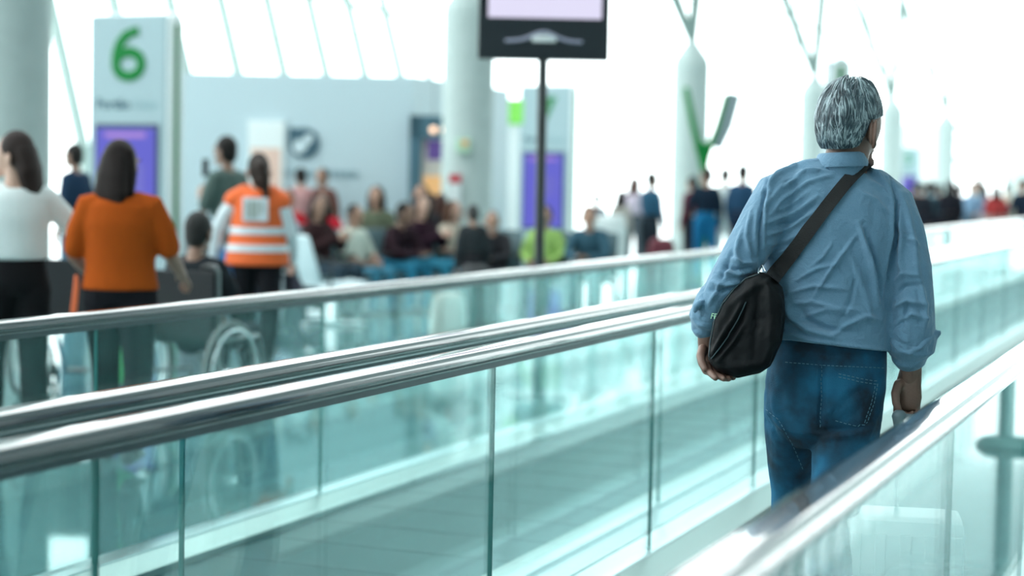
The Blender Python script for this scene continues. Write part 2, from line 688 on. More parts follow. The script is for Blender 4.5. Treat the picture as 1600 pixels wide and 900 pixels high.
def totem(label, loc, rz, number, h=3.30, wd=1.06, th=.30, screen=True, group=None):
    r = thing('gate_sign', label, 'sign', loc, rz)
    # white frame with rounded top edges
    bm = BM()
    prof = [(-th / 2, 0)] + [(-th / 2 * math.cos(a), h - th / 2 + th / 2 * math.sin(a)) for a in [PI * i / 10 for i in range(11)]] + [(th / 2, 0)]
    prism(bm, prof, -wd / 2, wd / 2, axis='x')
    obj('body', bm, M_WHITE, r)
    # grey front face
    bm = BM()
    box(bm, -wd / 2 + .0, wd / 2 - .03, -th / 2 - .02, -th / 2 + .02, 0.05, h - .03, .012)
    obj('front_panel', bm, M_GREY_SIGN, r)
    # green strip down each narrow side
    for s in (1, -1):
        bm = BM()
        x = s * wd / 2
        box(bm, min(x, x + s * .012), max(x, x + s * .012), -.04, .04, 0.1, h - .13, .003)
        obj('side_strip', bm, M_GREEN, r)
    y = -th / 2 - .021
    if number == '6':
        six(r, .40, .54, (-.0, h - .76), M_GREEN, y)
        lettering('Portão', .165, .004, M_INK, r, (-.21, y, h - 1.10), bold=.004)
        lettering('Gate', .165, .004, mat('sign_ink_pale', (.22, .36, .40), .5), r, (.22, y, h - 1.10))
    else:
        lettering(number, .75, .006, M_GREEN, r, (.02, y, h - .77), name='gate_number', bold=.012)
        lettering('Portão', .165, .004, M_INK, r, (-.21, y, h - 1.10), bold=.004)
        lettering('Gate', .165, .004, mat('sign_ink_pale', (.22, .36, .40), .5), r, (.22, y, h - 1.10))
    if screen:
        bm = BM()
        box(bm, -.45, .41, y - .02, y + .03, h - 2.75, h - 1.27, .01)
        sc = obj('screen', bm, M_BEZEL, r)
        bm = BM()
        box(bm, -.415, .375, y - .026, y - .018, h - 2.70, h - 1.32)
        obj('display', bm, M_SCREEN, sc)
        bm = BM()
        box(bm, -.30, .25, y - .030, y - .026, h - 1.43, h - 1.37)
        obj('display_heading', bm, M_SCREEN_D, sc)
        bm = BM()
        for k in range(4):
            box(bm, .02, .24, y - .030, y - .026, h - 1.80 - .09 * k, h - 1.75 - .09 * k)
        obj('display_lines', bm, M_SCREEN_T, sc)
    return r


t6 = ground(212, 20.8)
totem('grey gate sign with a large green 6 and a violet screen', t6, 0.0, '6')
totem('second gate sign, violet screen split by the black pole in front of it', ground(853, 34), 0.0, '7')
p = ground(1416, 78)
totem('small distant gate sign with a green numeral, right of the grey-haired man', p, 0.15, '5')
p = ground(1300, 26)
totem('white gate sign seen edge on, green strip showing above the man\'s head', p, heading(1300) - PI / 2 + .06, '4', screen=False)

# ------------------------------------------------------------------ screen on a pole
r = thing('display_screen', 'black flight screen on a thin pole with a pale lavender picture', 'screen', ground(838, 12.2), heading(838) + .02)
bm = BM()
cyl(bm, (0, 0, 0), (0, 0, 2.3), .034, 20)
obj('pole', bm, mat('pole_black', (.02, .028, .03), .35), r, True)
bm = BM()
cyl(bm, (0, 0, 0), (0, 0, .02), .22, 32)
obj('foot_plate', bm, M_DARKSTEEL, r, True)
zb = at(838, 96, 12.2).z
bm = BM()
box(bm, -.44, .44, -.06, .06, zb, zb + .98, .012)
obj('housing', bm, mat('screen_case', (.014, .02, .026), .3), r)
bm = BM()
box(bm, -.375, .385, -.068, -.058, zb + .275, zb + .93)
dsp = obj('display', bm, mat('lavender_screen', (.05, .05, .06), .3, emit=(.74, .70, .90, 1.0)), r)
bm = BM()
bmesh.ops.create_cone(bm, cap_ends=True, segments=24, radius1=.06, radius2=.06, depth=.004, matrix=Matrix.Translation((.05, -.071, zb + .475)) @ Matrix.Rotation(PI / 2, 4, 'X'))
obj('display_mark', bm, mat('lavender_mark', (.05, .05, .06), .3, emit=(.25, .2, .45, .8)), dsp)
# the maker's pale swoosh with a rounded plaque in its middle
bm = BM()
pts = []
for i in range(25):
    u = -1 + 2 * i / 24
    pts.append((u * .255, -.064, zb + .125 + .058 * math.exp(-(u / .42) ** 2) - .004 * abs(u)))
tube(bm, pts, [(.006 + .006 * (1 - abs(-1 + 2 * i / 24)), .011) for i in range(25)], 8, ref=(0, 1, 0))
obj('swoosh_emblem', bm, mat('emblem_lavender', (.42, .42, .55), .4), r, True)
bm = BM()
tube(bm, [(-.075, -.066, zb + .140), (.08, -.066, zb + .140)], [(.006, .025)] * 2, 14, ref=(0, 1, 0))
obj('name_plaque', bm, mat('plaque_white', (.82, .85, .86), .4), r, True)

# ------------------------------------------------------------------ shop wall
WA = heading(800)
TW = 24.0


def wallpiece(name, label, px0, px1, t0, t1, ytop, m, th=.25):
    a, b_ = ground(px0, t0), ground(px1, t1)
    d = b_ - a
    L = d.length
    o = thing(name, label, 'wall', a, math.atan2(d.y, d.x))
    struct(o)
    zt = at((px0 + px1) / 2, ytop, (t0 + t1) / 2).z
    bm = BM()
    box(bm, 0, L, 0, th, 0, zt)
    obj('panel', bm, m, o)
    return o, L, zt


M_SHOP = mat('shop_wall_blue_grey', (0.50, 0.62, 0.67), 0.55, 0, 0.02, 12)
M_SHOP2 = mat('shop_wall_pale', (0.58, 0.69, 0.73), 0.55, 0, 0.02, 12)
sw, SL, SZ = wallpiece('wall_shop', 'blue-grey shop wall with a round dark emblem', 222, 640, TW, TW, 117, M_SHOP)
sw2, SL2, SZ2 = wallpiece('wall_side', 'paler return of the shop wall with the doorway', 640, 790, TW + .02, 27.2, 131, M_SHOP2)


def on_wall(px, py, off=0.0, t=TW):
    """Coordinates along and up the front shop wall."""
    q = sw.matrix_world.inverted() @ at(px, py, t)
    return q


bpy.context.view_layer.update()


def wbox(bm, x0, y0, x1, y1, d0=-.03, d1=.0):
    a, b_ = on_wall(x0, y1), on_wall(x1, y0)
    box(bm, a.x, b_.x, d0, d1, a.z, b_.z)
    return bm


# poster
po = tag(obj('poster', wbox(BM(), 388, 190, 447, 345, -.06, -.002), M_WHITE), 'white poster on the shop wall with a pink lower half, left of the emblem', 'poster')
po.matrix_world = sw.matrix_world.copy()
bm = wbox(BM(), 393, 232, 441, 342, -.066, -.06)
obj('pink_print', bm, mat('poster_peach', (.78, .55, .46), .6), po)
# emblem: a drop-cornered disc with a pale figure across it
c = on_wall(477, 224)
em = tag(bpy.data.objects.new('emblem', None), 'round dark emblem with one square corner on the shop wall', 'emblem')
COL.objects.link(em)
em.matrix_world = sw.matrix_world.copy()
R_ = .205
bm = BM()
poly = [(c.x - R_, c.z + R_ * .98), (c.x - R_ * .3, c.z + R_ * .96)] + [(c.x + R_ * math.sin(a), c.z + R_ * math.cos(a)) for a in [(-.1 + (1.5 * PI + .1) * i / 30) for i in range(31)]]
prism(bm, poly, -.03, -.001)
obj('disc', bm, mat('emblem_slate', (.045, .11, .15), .5), em)
bm = BM()
for (ox, oz, r0) in ((-.06, -.045, .092), (.058, .062, .062)):
    bmesh.ops.create_cone(bm, cap_ends=True, segments=28, radius1=r0, radius2=r0, depth=.012, matrix=Matrix.Translation((c.x + ox, -.034, c.z + oz)) @ Matrix.Rotation(PI / 2, 4, 'X'))
box(bm, c.x - .0, c.x + .05, -.038, -.03, c.z - .04, c.z + .06)
obj('pale_figure', bm, M_SHOP2, em)
tx = on_wall(504, 277)
lo = lettering('aeroexpresso', .205, .006, mat('wall_letters', (.22, .36, .41), .5), None, (0, 0, 0), name='wall_lettering')
lo.matrix_world = sw.matrix_world @ Matrix.Translation((tx.x - .08, -.012, tx.z)) @ Matrix.Rotation(PI / 2, 4, 'X')
tag(lo, 'row of dark lower-case letters on the shop wall under the emblem', 'lettering')

# doorway portal, interior and what shows in it (behind and beside the column)
TP = 25.4
pr = struct(thing('door_1', 'dark teal shop doorway left of the middle column', 'doorway', ground(637, TP - 1.6), heading(800)))


def flat_thing_local(root, px0, py0, px1, py1, t):
    inv = root.matrix_world.inverted()
    return inv @ at(px0, py1, t), inv @ at(px1, py0, t)


bpy.context.view_layer.update()
M_TEAL = mat('portal_teal', (.055, .14, .19), .5)
a, b_ = flat_thing_local(pr, 637, 182, 702, 430, TP - 1.6)
bm = BM()
box(bm, a.x, a.x + .16, -.08, .12, 0, b_.z)
box(bm, a.x, b_.x, -.08, .12, b_.z - .30, b_.z)
obj('door_frame', bm, M_TEAL, pr)
bm = BM()
box(bm, a.x + .16, b_.x, .03, .10, 0, b_.z - .30)
obj('door_recess', bm, mat('shop_interior_beige', (.72, .70, .64), .7), pr)


def slab(name, label, cat, px0, py0, px1, py1, t, m, th=.05, z0=None, rz=None, bev=.004):
    """An upright board seen between these pixels, t metres away."""
    pc = ground((px0 + px1) / 2, t)
    o = thing(name, label, cat, pc, heading(800) if rz is None else rz)
    bpy.context.view_layer.update()
    a, b_ = flat_thing_local(o, px0, py0, px1, py1, t)
    bm = BM()
    box(bm, a.x, b_.x, -th / 2, th / 2, a.z if z0 is None else z0, b_.z, bev)
    obj('panel', bm, m, o)
    return o, a, b_


o, _a, _b = slab('menu_screen', 'small purple screen inside the shop doorway', 'screen', 668, 220, 692, 250, 23.55, mat('purple_screen', (.03, .02, .06), .3, emit=(.09, .05, .24, .8)), .06)
M_LAMP = mat('warm_lamp', (.9, .6, .4), .4, emit=(1.0, .62, .42, 1.5))
for px, py, t, lb in ((677, 203, 23.4, 'left of the two warm round lamps over the shop doorway'), (694, 203, 23.4, 'right of the two warm round lamps, touching the column\'s edge'), (776, 209, 27.0, 'amber round lamp between the column and the white banner')):
    q = at(px, py, t)
    o = tag(bpy.data.objects.new('pendant_lamp', None), lb, 'lamp')
    COL.objects.link(o)
    o.location = q
    bm = BM()
    ball(bm, (0, 0, 0), .045, 16)
    obj('bulb', bm, M_LAMP, o, True)
    bm = BM()
    cyl(bm, (0, 0, .05), (0, 0, .10), .025)
    obj('socket', bm, M_BLACK, o, True)
    bm = BM()
    cyl(bm, (0, 0, .1), (0, 0, CZ - q.z), .004, 6)
    obj('cord', bm, M_BLACK, o)

# lime-topped white banner right of the column, back shelf of the shop
o, a, b_ = slab('banner', 'white banner with a lime green head right of the middle column', 'banner', 790, 158, 813, 400, 29, M_WHITE, .08, 0.0)
bm = BM()
box(bm, a.x - .06, b_.x + .05, -.07, .07, b_.z - .38, b_.z + .02, .01)
obj('lime_head', bm, mat('lime', (.28, .78, .12), .5), o)
o, a, b_ = slab('shop_counter', 'dark shop counter in the gap right of the middle column', 'counter', 762, 330, 792, 400, 28, M_DARKSTEEL, .5, 0.0)
o, a, b_ = slab('shop_shelf', 'pale shelf unit with amber goods in the gap right of the column', 'shelf', 760, 190, 792, 420, 30, mat('shelf_pale', (.6, .66, .66), .6), .2, 0.0)
for (x0, y0, x1, y1, m) in ((768, 280, 784, 305, mat('amber', (.6, .30, .08), .6)), (766, 200, 782, 222, M_DARKSTEEL), (770, 232, 784, 256, mat('grey_blue', (.3, .42, .46), .6)), (766, 305, 786, 330, M_BLACK)):
    aa, bb = flat_thing_local(o, x0, y0, x1, y1, 29.8)
    bm = BM()
    box(bm, aa.x, bb.x, -.16, -.09, aa.z, bb.z, .01)
    obj('shelf_goods', bm, m, o)
o, a, b_ = slab('food_display', 'faintly glowing orange food display inside the shop doorway', 'food display', 662, 275, 694, 312, 23.4, mat('food_orange_glow', (.75, .42, .18), .6, emit=(.8, .4, .15, .25)), .1)  # warm light on the food is put in as a faint emission
bm = BM()
box(bm, a.x - .05, b_.x + .05, -.12, .12, .0, a.z, .01)
obj('cabinet', bm, mat('cabinet_brown', (.12, .09, .08), .6), o)

# ------------------------------------------------------------------ far structures
# green forked frame with leaning panel
g = thing('forked_frame', 'green Y-shaped stand with a leaning pale panel on its right arm', 'stand', ground(1102, 30), heading(1102))
bpy.context.view_layer.update()
gi = g.matrix_world.inverted()


def gl_(px, py):
    return gi @ at(px, py, 30)


bm = BM()
s0 = gl_(1101, 300)
tube(bm, [(s0.x, 0, 0), (s0.x, 0, 1.3), gl_(1100, 268), gl_(1100, 245), gl_(1100, 228)], [(.05, .04), (.05, .04), (.06, .04), (.11, .05), (.17, .06)], 12, ref=(1, 0, 0))
obj('stem', bm, M_GREEN, g, True)
bm = BM()
tube(bm, [gl_(1094, 236), gl_(1083, 195), gl_(1072, 140)], [.07, .06, .05], 10)
obj('arm', bm, M_GREEN, g, True)
bm = BM()
tube(bm, [gl_(1106, 236), gl_(1120, 200), gl_(1134, 150)], [.06, .05, .045], 10)
obj('arm', bm, M_GREEN, g, True)
bm = BM()
tube(bm, [gl_(1120, 232), gl_(1134, 196), gl_(1148, 146)], [(.09, .04), (.12, .04), (.12, .04)], 4, ref=(1, 0, 0), cap=False)
obj('leaning_panel', bm, mat('panel_grey', (.20, .27, .29), .5), g)

# far entrance frame and end walls right of the man
o, a, b_ = wallpiece('wall_end', 'pale wall pier at the far right edge of the hall', 1568, 1680, 85, 85, 192, mat('pier', (.66, .74, .72), .6))
o, a, b_ = wallpiece('wall_far', 'pale far wall under the glazing, right of the man', 1385, 1480, 88, 88, 195, mat('far_wall_pale', (.85, .9, .88), .6))
dr = struct(thing('door_2', 'wide far doorway with a green-grey frame', 'doorway', ground(1520, 84), heading(1520)))
bpy.context.view_layer.update()
dm = mat('far_frame', (.25, .42, .39), .5)
bm = BM()
for (x0, y0, x1, y1) in ((1478, 196, 1488, 330), (1495, 232, 1502, 330), (1478, 196, 1572, 204), (1478, 246, 1502, 254)):
    aa, bb = flat_thing_local(dr, x0, y0, x1, y1, 84)
    box(bm, aa.x, bb.x, -.1, .1, max(0, aa.z), bb.z)
obj('door_frame', bm, dm, dr)

# post on the photographer's side that the right-hand glass mirrors
q = ground(1568, 10.2)
pst = thing('post', 'round post on a disc foot, mirrored in the right-hand glass', 'post', (-1.2 - q.x, q.y, 0))
bm = BM()
cyl(bm, (0, 0, 0), (0, 0, 2.2), .045, 20)
obj('shaft', bm, mat('post_teal', (.16, .32, .31), .5), pst, True)
bm = BM()
tube(bm, [(0, 0, 0), (0, 0, .02), (0, 0, .05), (0, 0, .06)], [.165, .165, .13, .05], 32, cap=False)
obj('foot_plate', bm, mat('post_foot', (.13, .28, .27), .5), pst, True)


# ------------------------------------------------------------------ people
def joints(pose='stand', build=1.0):
    """Joints of a 1.70 m figure facing +y, x to its right."""
    J = dict(pel=(0, 0, .92), neck=(0, -.01, 1.43), head=(0, .02, 1.575), hy=0.0,
             shL=(-.172, -.01, 1.35), shR=(.172, -.01, 1.35), elL=(-.215, -.03, 1.08), elR=(.215, -.03, 1.08),
             wrL=(-.215, .05, .84), wrR=(.215, .05, .84), hiL=(-.09, 0, .88), hiR=(.09, 0, .88),
             knL=(-.10, .02, .48), knR=(.10, .02, .48), anL=(-.11, -.02, .08), anR=(.11, -.02, .08), curl=.5)
    if pose == 'walk':
        J.update(knL=(-.10, .16, .50), anL=(-.10, .24, .09), knR=(.10, -.02, .47), anR=(.10, -.30, .14), wrL=(-.24, -.08, .86), elL=(-.235, -.10, 1.10), wrR=(.24, .20, .90), elR=(.235, .02, 1.09))
    elif pose == 'phone':
        J.update(elL=(-.22, .05, 1.08), wrL=(-.12, .17, 1.21), elR=(.24, 0, 1.09), wrR=(.21, .10, .88))
    elif pose == 'push':
        J.update(elL=(-.22, .0, 1.09), wrL=(-.20, .30, .98), elR=(.22, -.02, 1.09), wrR=(.22, .28, .98), knL=(-.10, .14, .50), anL=(-.10, .18, .08), knR=(.10, -.02, .47), anR=(.10, -.25, .12), hy=-.5)
    elif pose == 'reach':
        J.update(elR=(.33, .05, 1.18), wrR=(.52, .20, 1.05), hy=.75, knL=(-.10, .14, .50), anL=(-.10, .16, .08))
    elif pose == 'turn':
        J.update(hy=.8, elL=(-.26, -.02, 1.10), wrL=(-.20, .18, 1.02))
    elif pose in ('sit', 'sit_lean', 'sit_phone'):
        J.update(pel=(0, 0, .50), neck=(0, -.06, 1.00), head=(0, -.02, 1.145), shL=(-.172, -.05, .92), shR=(.172, -.05, .92),
                 elL=(-.24, .02, .69), elR=(.24, .02, .69), wrL=(-.13, .24, .60), wrR=(.13, .24, .60),
                 hiL=(-.09, .02, .47), hiR=(.09, .02, .47), knL=(-.12, .44, .50), knR=(.12, .44, .50), anL=(-.12, .42, .09), anR=(.12, .40, .09))
        if pose == 'sit_lean':
            J.update(neck=(0, .14, .95), head=(0, .21, 1.085), shL=(-.172, .13, .88), shR=(.172, .13, .88), elL=(-.22, .26, .66), elR=(.22, .26, .66), wrL=(-.06, .46, .64), wrR=(.06, .46, .64), hy=.3)
        if pose == 'sit_phone':
            J.update(elL=(-.24, .08, .72), elR=(.24, .08, .72), wrL=(-.06, .30, .86), wrR=(.06, .30, .84), hy=-.5)
    return {k: (V(v) if isinstance(v, tuple) else v) for k, v in J.items()}


def head_mesh(bm, c, hy, seg=20, tilt=0.0, nose=1.0):
    """Head facing +y turned by hy: skull, jaw, nose, brow, lips, ears."""
    R = Matrix.Rotation(hy, 3, 'Z') @ Matrix.Rotation(tilt, 3, 'X')
    b2 = BM()
    bmesh.ops.create_uvsphere(b2, u_segments=seg, v_segments=seg, radius=1.0)
    for v in b2.verts:
        x, y, z = v.co
        if z < 0:
            k = 1 + .38 * z
            x *= k
            y = y * (1 + .16 * z) + (.10 * -z if y > 0 else .16 * -z)
        if y > .6 and -.1 < z < .35 and abs(abs(x) - .42) < .22:
            y -= .07
        v.co = V((x * .076, y * .097, z * .122))
    for e in ((-1, 1)):
        b3 = Matrix.Translation((e * .082, -.010, -.026)) @ Matrix.Rotation(e * .55, 4, 'Z') @ Matrix.Diagonal((.010, .024, .036, 1))
        bmesh.ops.create_uvsphere(b2, u_segments=10, v_segments=8, radius=1, matrix=b3)
        if nose < .6:
            continue
        b4 = Matrix.Translation((e * .031, .082 + .006 * nose, .022)) @ Matrix.Diagonal((.026, .012 * nose, .009, 1))
        bmesh.ops.create_uvsphere(b2, u_segments=10, v_segments=8, radius=1, matrix=b4)
    tube(b2, [(0, .092, .012), (0, .092 + .014 * nose, -.012), (0, .092 + .024 * nose, -.030)], [(.007, .007), (.010, .009), (.014, .010)], 8)
    for z, r in ((-.062, .008), (-.071, .009)):
        tube(b2, [(-.022, .078 + .008 * nose, z), (0, .084 + .013 * nose, z), (.022, .078 + .008 * nose, z)], [.005 * nose, r * nose, .005 * nose], 8)
    tube(b2, [(-.012, .080, -.1), (.012, .080, -.1)], [.016] * 2, 8)
    for v in b2.verts:
        v.co = R @ v.co + c
    me = bpy.data.meshes.new('h')
    b2.to_mesh(me)
    b2.free()
    bm.from_mesh(me)
    bpy.data.meshes.remove(me)


def hand_mesh(bm, wr, d, side, curl=.5, k=1.0):
    """Palm, four fingers of different lengths and a side thumb; d points along the hand."""
    d = V(d).normalized()
    thumb = V((-side * .35, .9, 0)) - d * V((-side * .35, .9, 0)).dot(d)     # thumb side looks forward
    thumb.normalize()
    pn = d.cross(thumb) * side                                    # palm side
    if pn.x * side > 0:
        pn = -pn
    wr = V(wr)
    tube(bm, [wr - d * .03, wr + d * .02, wr + d * .06, wr + d * .09], [(.027, .019), (.033, .017), (.042, .015), (.040, .012)], 12, ref=thumb)
    for i, (off, ln) in enumerate(((.031, .072), (.011, .080), (-.010, .075), (-.030, .058))):
        p = wr + d * .088 + thumb * off
        pts = [p - d * .012]
        ang = 0
        for j, s in enumerate((.45, .32, .23)):
            ang += curl * (.75 if j else .55)
            dd = d * math.cos(ang) + pn * math.sin(ang)
            pts.append(pts[-1] + dd * ln * s * 1.1)
        tube(bm, pts, [.0095, .009, .008, .007], 8)
    p = wr + d * .03 + thumb * .028
    tube(bm, [p, p + d * .028 + thumb * .024 + pn * .008, p + d * .058 + thumb * .030 + pn * .016, p + d * .080 + thumb * .026 + pn * .022], [.013, .012, .010, .008], 8)


def torso(bm, J, build, grow, lo=-.06, hi=.97, seg=20, belly=0.0):
    p, n = J['pel'], J['neck']
    rv = (J['shR'] - J['shL']).normalized()
    ax = n - p
    q = [(-.13, .13, .095), (0, .168, .115), (.22, .150 + belly * .02, .105 + belly * .03), (.45, .150, .108), (.68, .165, .112), (.85, .160, .095), (.95, .10, .07), (1.0, .065, .062)]
    pts, rad = [], []
    for t, a, b_ in q:
        if t < lo or t > hi:
            continue
        pts.append(p + ax * t)
        rad.append((a * build + grow, b_ * (build * .7 + .3) + grow))
    tube(bm, pts, rad, seg, ref=rv, cap=False)


def arm(bm, J, s, grow=0.0, upto=None, k=1.0, flare=0.0):
    sh, el, wr = J['sh' + s], J['el' + s], J['wr' + s]
    pts = [lerp(J['neck'] - V((0, 0, .035)), sh, .4), lerp(J['neck'] - V((0, 0, .015)), sh, .85) , lerp(sh, el, .5), el, lerp(el, wr, .45), wr]
    rad = [.046, .054, .049, .040, .039, .027]
    if upto is not None:
        u = 1 + upto * 4
        m = int(u)
        f = u - m
        if m < 5:
            pts = pts[:m + 1] + ([lerp(pts[m], pts[m + 1], f)] if f > .02 else [])
            rad = rad[:m + 1] + ([rad[m] * (1 - f) + rad[m + 1] * f] if f > .02 else [])
    rad = [r * k + grow + flare * max(0, i - 1) / 4 for i, r in enumerate(rad)]
    tube(bm, pts, rad, 14)


def leg(bm, J, s, grow=0.0, k=1.0, loose=0.0):
    hi, kn, an = J['hi' + s], J['kn' + s], J['an' + s]
    pts = [hi, lerp(hi, kn, .4), kn, lerp(kn, an, .35), an]
    rad = [.088 * k + grow, .078 * k + grow, .056 * k + grow + loose * .4, .054 + grow + loose * .7, .036 + grow + loose]
    tube(bm, pts, rad, 14)


def foot(bm, J, s, grow=0.0):
    an, kn = J['an' + s], J['kn' + s]
    d = V((.12 if s == 'R' else -.12, 1, 0)).normalized()
    z = an.z - .045
    h = V((an.x, an.y, z))
    tube(bm, [an, h], [.036 + grow, .036 + grow], 10)
    tube(bm, [h - d * .035, h + d * .05, h + d * .13, h + d * .17], [(.034 + grow, .036 + grow), (.040 + grow, .036), (.042 + grow, .024), (.034 + grow, .018)], 12, ref=(d.y, -d.x, 0))


def hair_mesh(bm, c, hy, style, tilt=0.0):
    b2 = BM()
    ball(b2, (0, -.016, .026), (.083, .096, .106), 20)
    ball(b2, (0, -.045, -.02), (.073, .062, .085), 16)
    if style == 'bun':
        ball(b2, (0, -.11, .05), (.045, .045, .045), 12)
    elif style == 'long':
        tube(b2, [(0, -.05, .03), (0, -.07, -.06), (.0, -.085, -.16), (.0, -.085, -.25)], [(.085, .06), (.098, .06), (.105, .05), (.085, .035)], 16, ref=(1, 0, 0))
        for s in (-1, 1):
            tube(b2, [(s * .06, -.01, .06), (s * .08, -.015, -.05), (s * .085, -.03, -.17)], [.03, .032, .022], 10)
    elif style == 'wavy':
        tube(b2, [(0, -.06, .02), (-.0, -.09, -.08), (.02, -.10, -.18), (.05, -.11, -.30)], [(.082, .06), (.090, .06), (.075, .05), (.04, .03)], 16, ref=(1, 0, 0))
    elif style == 'pony':
        tube(b2, [(0, -.09, .06), (.02, -.14, .03), (.045, -.15, -.08), (.06, -.14, -.20)], [.035, .048, .045, .02], 12)
        tube(b2, [(0, -.06, .0), (.02, -.085, -.09), (.05, -.09, -.17)], [(.075, .05), (.065, .04), (.03, .02)], 12, ref=(1, 0, 0))
    R = Matrix.Rotation(hy, 3, 'Z') @ Matrix.Rotation(tilt, 3, 'X')
    for v in b2.verts:
        q = v.co
        v.co = R @ (q + V((0, 0, 0))) + c
    me = bpy.data.meshes.new('h')
    b2.to_mesh(me)
    b2.free()
    bm.from_mesh(me)
    bpy.data.meshes.remove(me)


PC = {}


def person_meshes(pose, sleeve, bottom, hair, build, vox, hem, mod=None):
    key = (pose, sleeve, bottom, hair, build, vox, hem, mod)
    if key in PC:
        return PC[key]
    J = joints(pose)
    if mod:
        for k, v in mod:
            J[k] = V(v) if isinstance(v, tuple) else v
    if build != 1.0:
        for s in 'LR':
            for k in ('sh', 'el', 'wr'):
                J[k + s] = V((J[k + s].x * (1 + (build - 1) * (.7 if k != 'wr' else .4)), J[k + s].y, J[k + s].z))
    out = {}
    bm = BM()
    torso(bm, J, build * .93, -.012, lo=-.2, hi=1.0)
    tube(bm, [J['neck'] - V((0, 0, .06)), J['neck'], lerp(J['neck'], J['head'], .6)], [.062, .052, .05], 14)
    for s in 'LR':
        arm(bm, J, s, -.003, k=.5 + build * .5)
        leg(bm, J, s, -.006, k=build * .9)
        foot(bm, J, s, -.006)
    b2 = BM()
    head_mesh(b2, J['head'], J['hy'])
    for s in 'LR':
        hand_mesh(b2, J['wr' + s], (J['wr' + s] - J['el' + s]), 1 if s == 'R' else -1, J['curl'])
    out['body'] = join(solid(bm, vox, 3), solid(b2, min(vox * .5, .007), 2, .4))
    bm = BM()
    torso(bm, J, build, .012, lo=hem, hi=.98)
    if sleeve:
        for s in 'LR':
            arm(bm, J, s, .012, sleeve, .6 + build * .4, flare=.012 if sleeve < .6 else 0)
    out['shirt'] = solid(bm, vox, 3)
    bm = BM()
    torso(bm, J, build, .004, lo=-.14, hi=.26)
    if bottom == 'skirt':
        tube(bm, [J['pel'], lerp(J['pel'], J['knL'], .4), (0, J['knL'].y * .6, J['knL'].z)], [(.17 * build, .125), (.19 * build, .15), (.19 * build, .16)], 18, ref=(1, 0, 0))
        for s in 'LR':
            tube(bm, [J['kn' + s], J['an' + s]], [.05, .04], 10)
    else:
        for s in 'LR':
            leg(bm, J, s, .010, k=.35 + .65 * build, loose=.014)
    out[bottom] = solid(bm, vox, 3)
    if hair:
        bm = BM()
        hair_mesh(bm, J['head'], J['hy'], hair)
        out['hair'] = solid(bm, min(vox * .6, .009), 2, .4)
    bm = BM()
    for s in 'LR':
        foot(bm, J, s, .006)
    out['shoes'] = solid(bm, min(vox, .012), 2, .4)
    for m in out.values():
        m.materials.append(None)
    PC[key] = (out, J)
    return PC[key]


SK = [(.42, .24, .17), (.30, .17, .12), (.55, .34, .26), (.20, .11, .08)]


def person(label, loc, rz, h=1.70, pose='stand', top=(.1, .1, .12), pants=(.02, .022, .03), hair='short', hairc=(.012, .010, .009), skinc=0,
           sleeve=1.0, bottom='trousers', build=1.0, vox=.02, hem=.02, group=None, shoes=(.02, .02, .022), mod=None):
    ms, J = person_meshes(pose, sleeve, bottom, hair, build, vox, hem, mod)
    sc = h / 1.70

    def put(name, me, m, parent=None):
        o = link(name, me, parent)
        o.material_slots[0].link = 'OBJECT'
        o.material_slots[0].material = m
        return o
    b = put('person', ms['body'], skin(SK[skinc]))
    b.location = loc
    b.rotation_euler = (0, 0, rz)
    b.scale = (sc, sc, sc)
    tag(b, label, 'person', group)
    put('shirt', ms['shirt'], cloth(top), b)
    put(bottom, ms[bottom], cloth(pants), b)
    if hair:
        put('hair', ms['hair'], hairm(hairc), b)
    put('shoes', ms['shoes'], mat('shoe', shoes, .5), b)
    return b


# ------------------------------------------------------------------ the man on the walkway
T0 = 4.8
MAN_A = heading(1305)          # he walks straight away from the camera
BX = V((math.cos(MAN_A), math.sin(MAN_A), 0))
BY = V((-math.sin(MAN_A), math.cos(MAN_A), 0))
PX = T0 / F_PX                 # metres per photo pixel at his depth


def H(px, py, d=0.0):
    """World point at his depth plus d metres."""
    return at(px, py, T0 + d)


def proj_np(co):
    q = co - np.array(EYE)
    z = q @ np.array(FW)
    return 800 + F_PX * (q @ np.array(RT)) / z, 450 - F_PX * (q @ np.array(UP)) / z, z


def rings(bm, spec, seg=32, sq=1.0, cap=True):
    """spec rows: left px, right px, py, depth of centre, half thickness (m)."""
    pts, rad = [], []
    for l, r, y, d, hd in spec:
        c = H((l + r) / 2, y, d)
        pts.append(c)
        rad.append(((r - l) / 2 * (T0 + d) / F_PX, hd))
    tube(bm, pts, rad, seg, ref=BX, sq=sq, cap=cap)


def limb(bm, spec, seg=18):
    """spec rows: px, py, depth, radius in photo pixels (or pair)."""
    pts = [H(x, y, d) for x, y, d, r in spec]
    rad = [(r[0] * PX, r[1] * PX) if isinstance(r, tuple) else r * PX for x, y, d, r in spec]
    tube(bm, pts, rad, seg)


M_MSKIN = mat('man_skin', (.22, .125, .095), .45, 0, .12, 150, .12)
# body (skin), continuous from head to feet
bm = BM()
rings(bm, [(1225, 1360, 600, .12, .10), (1218, 1370, 540, .12, .10), (1220, 1372, 450, .12, .10), (1220, 1380, 360, .12, .09), (1240, 1370, 310, .12, .075), (1290, 1352, 280, .11, .05)])
limb(bm, [(1318, 285, .11, 36), (1322, 250, .11, 35), (1330, 215, .11, 34)])
HC = H(1329, 194, .105)
HYAW = MAN_A - math.radians(38)
head_mesh(bm, HC, HYAW, 28, tilt=-.05, nose=.55)
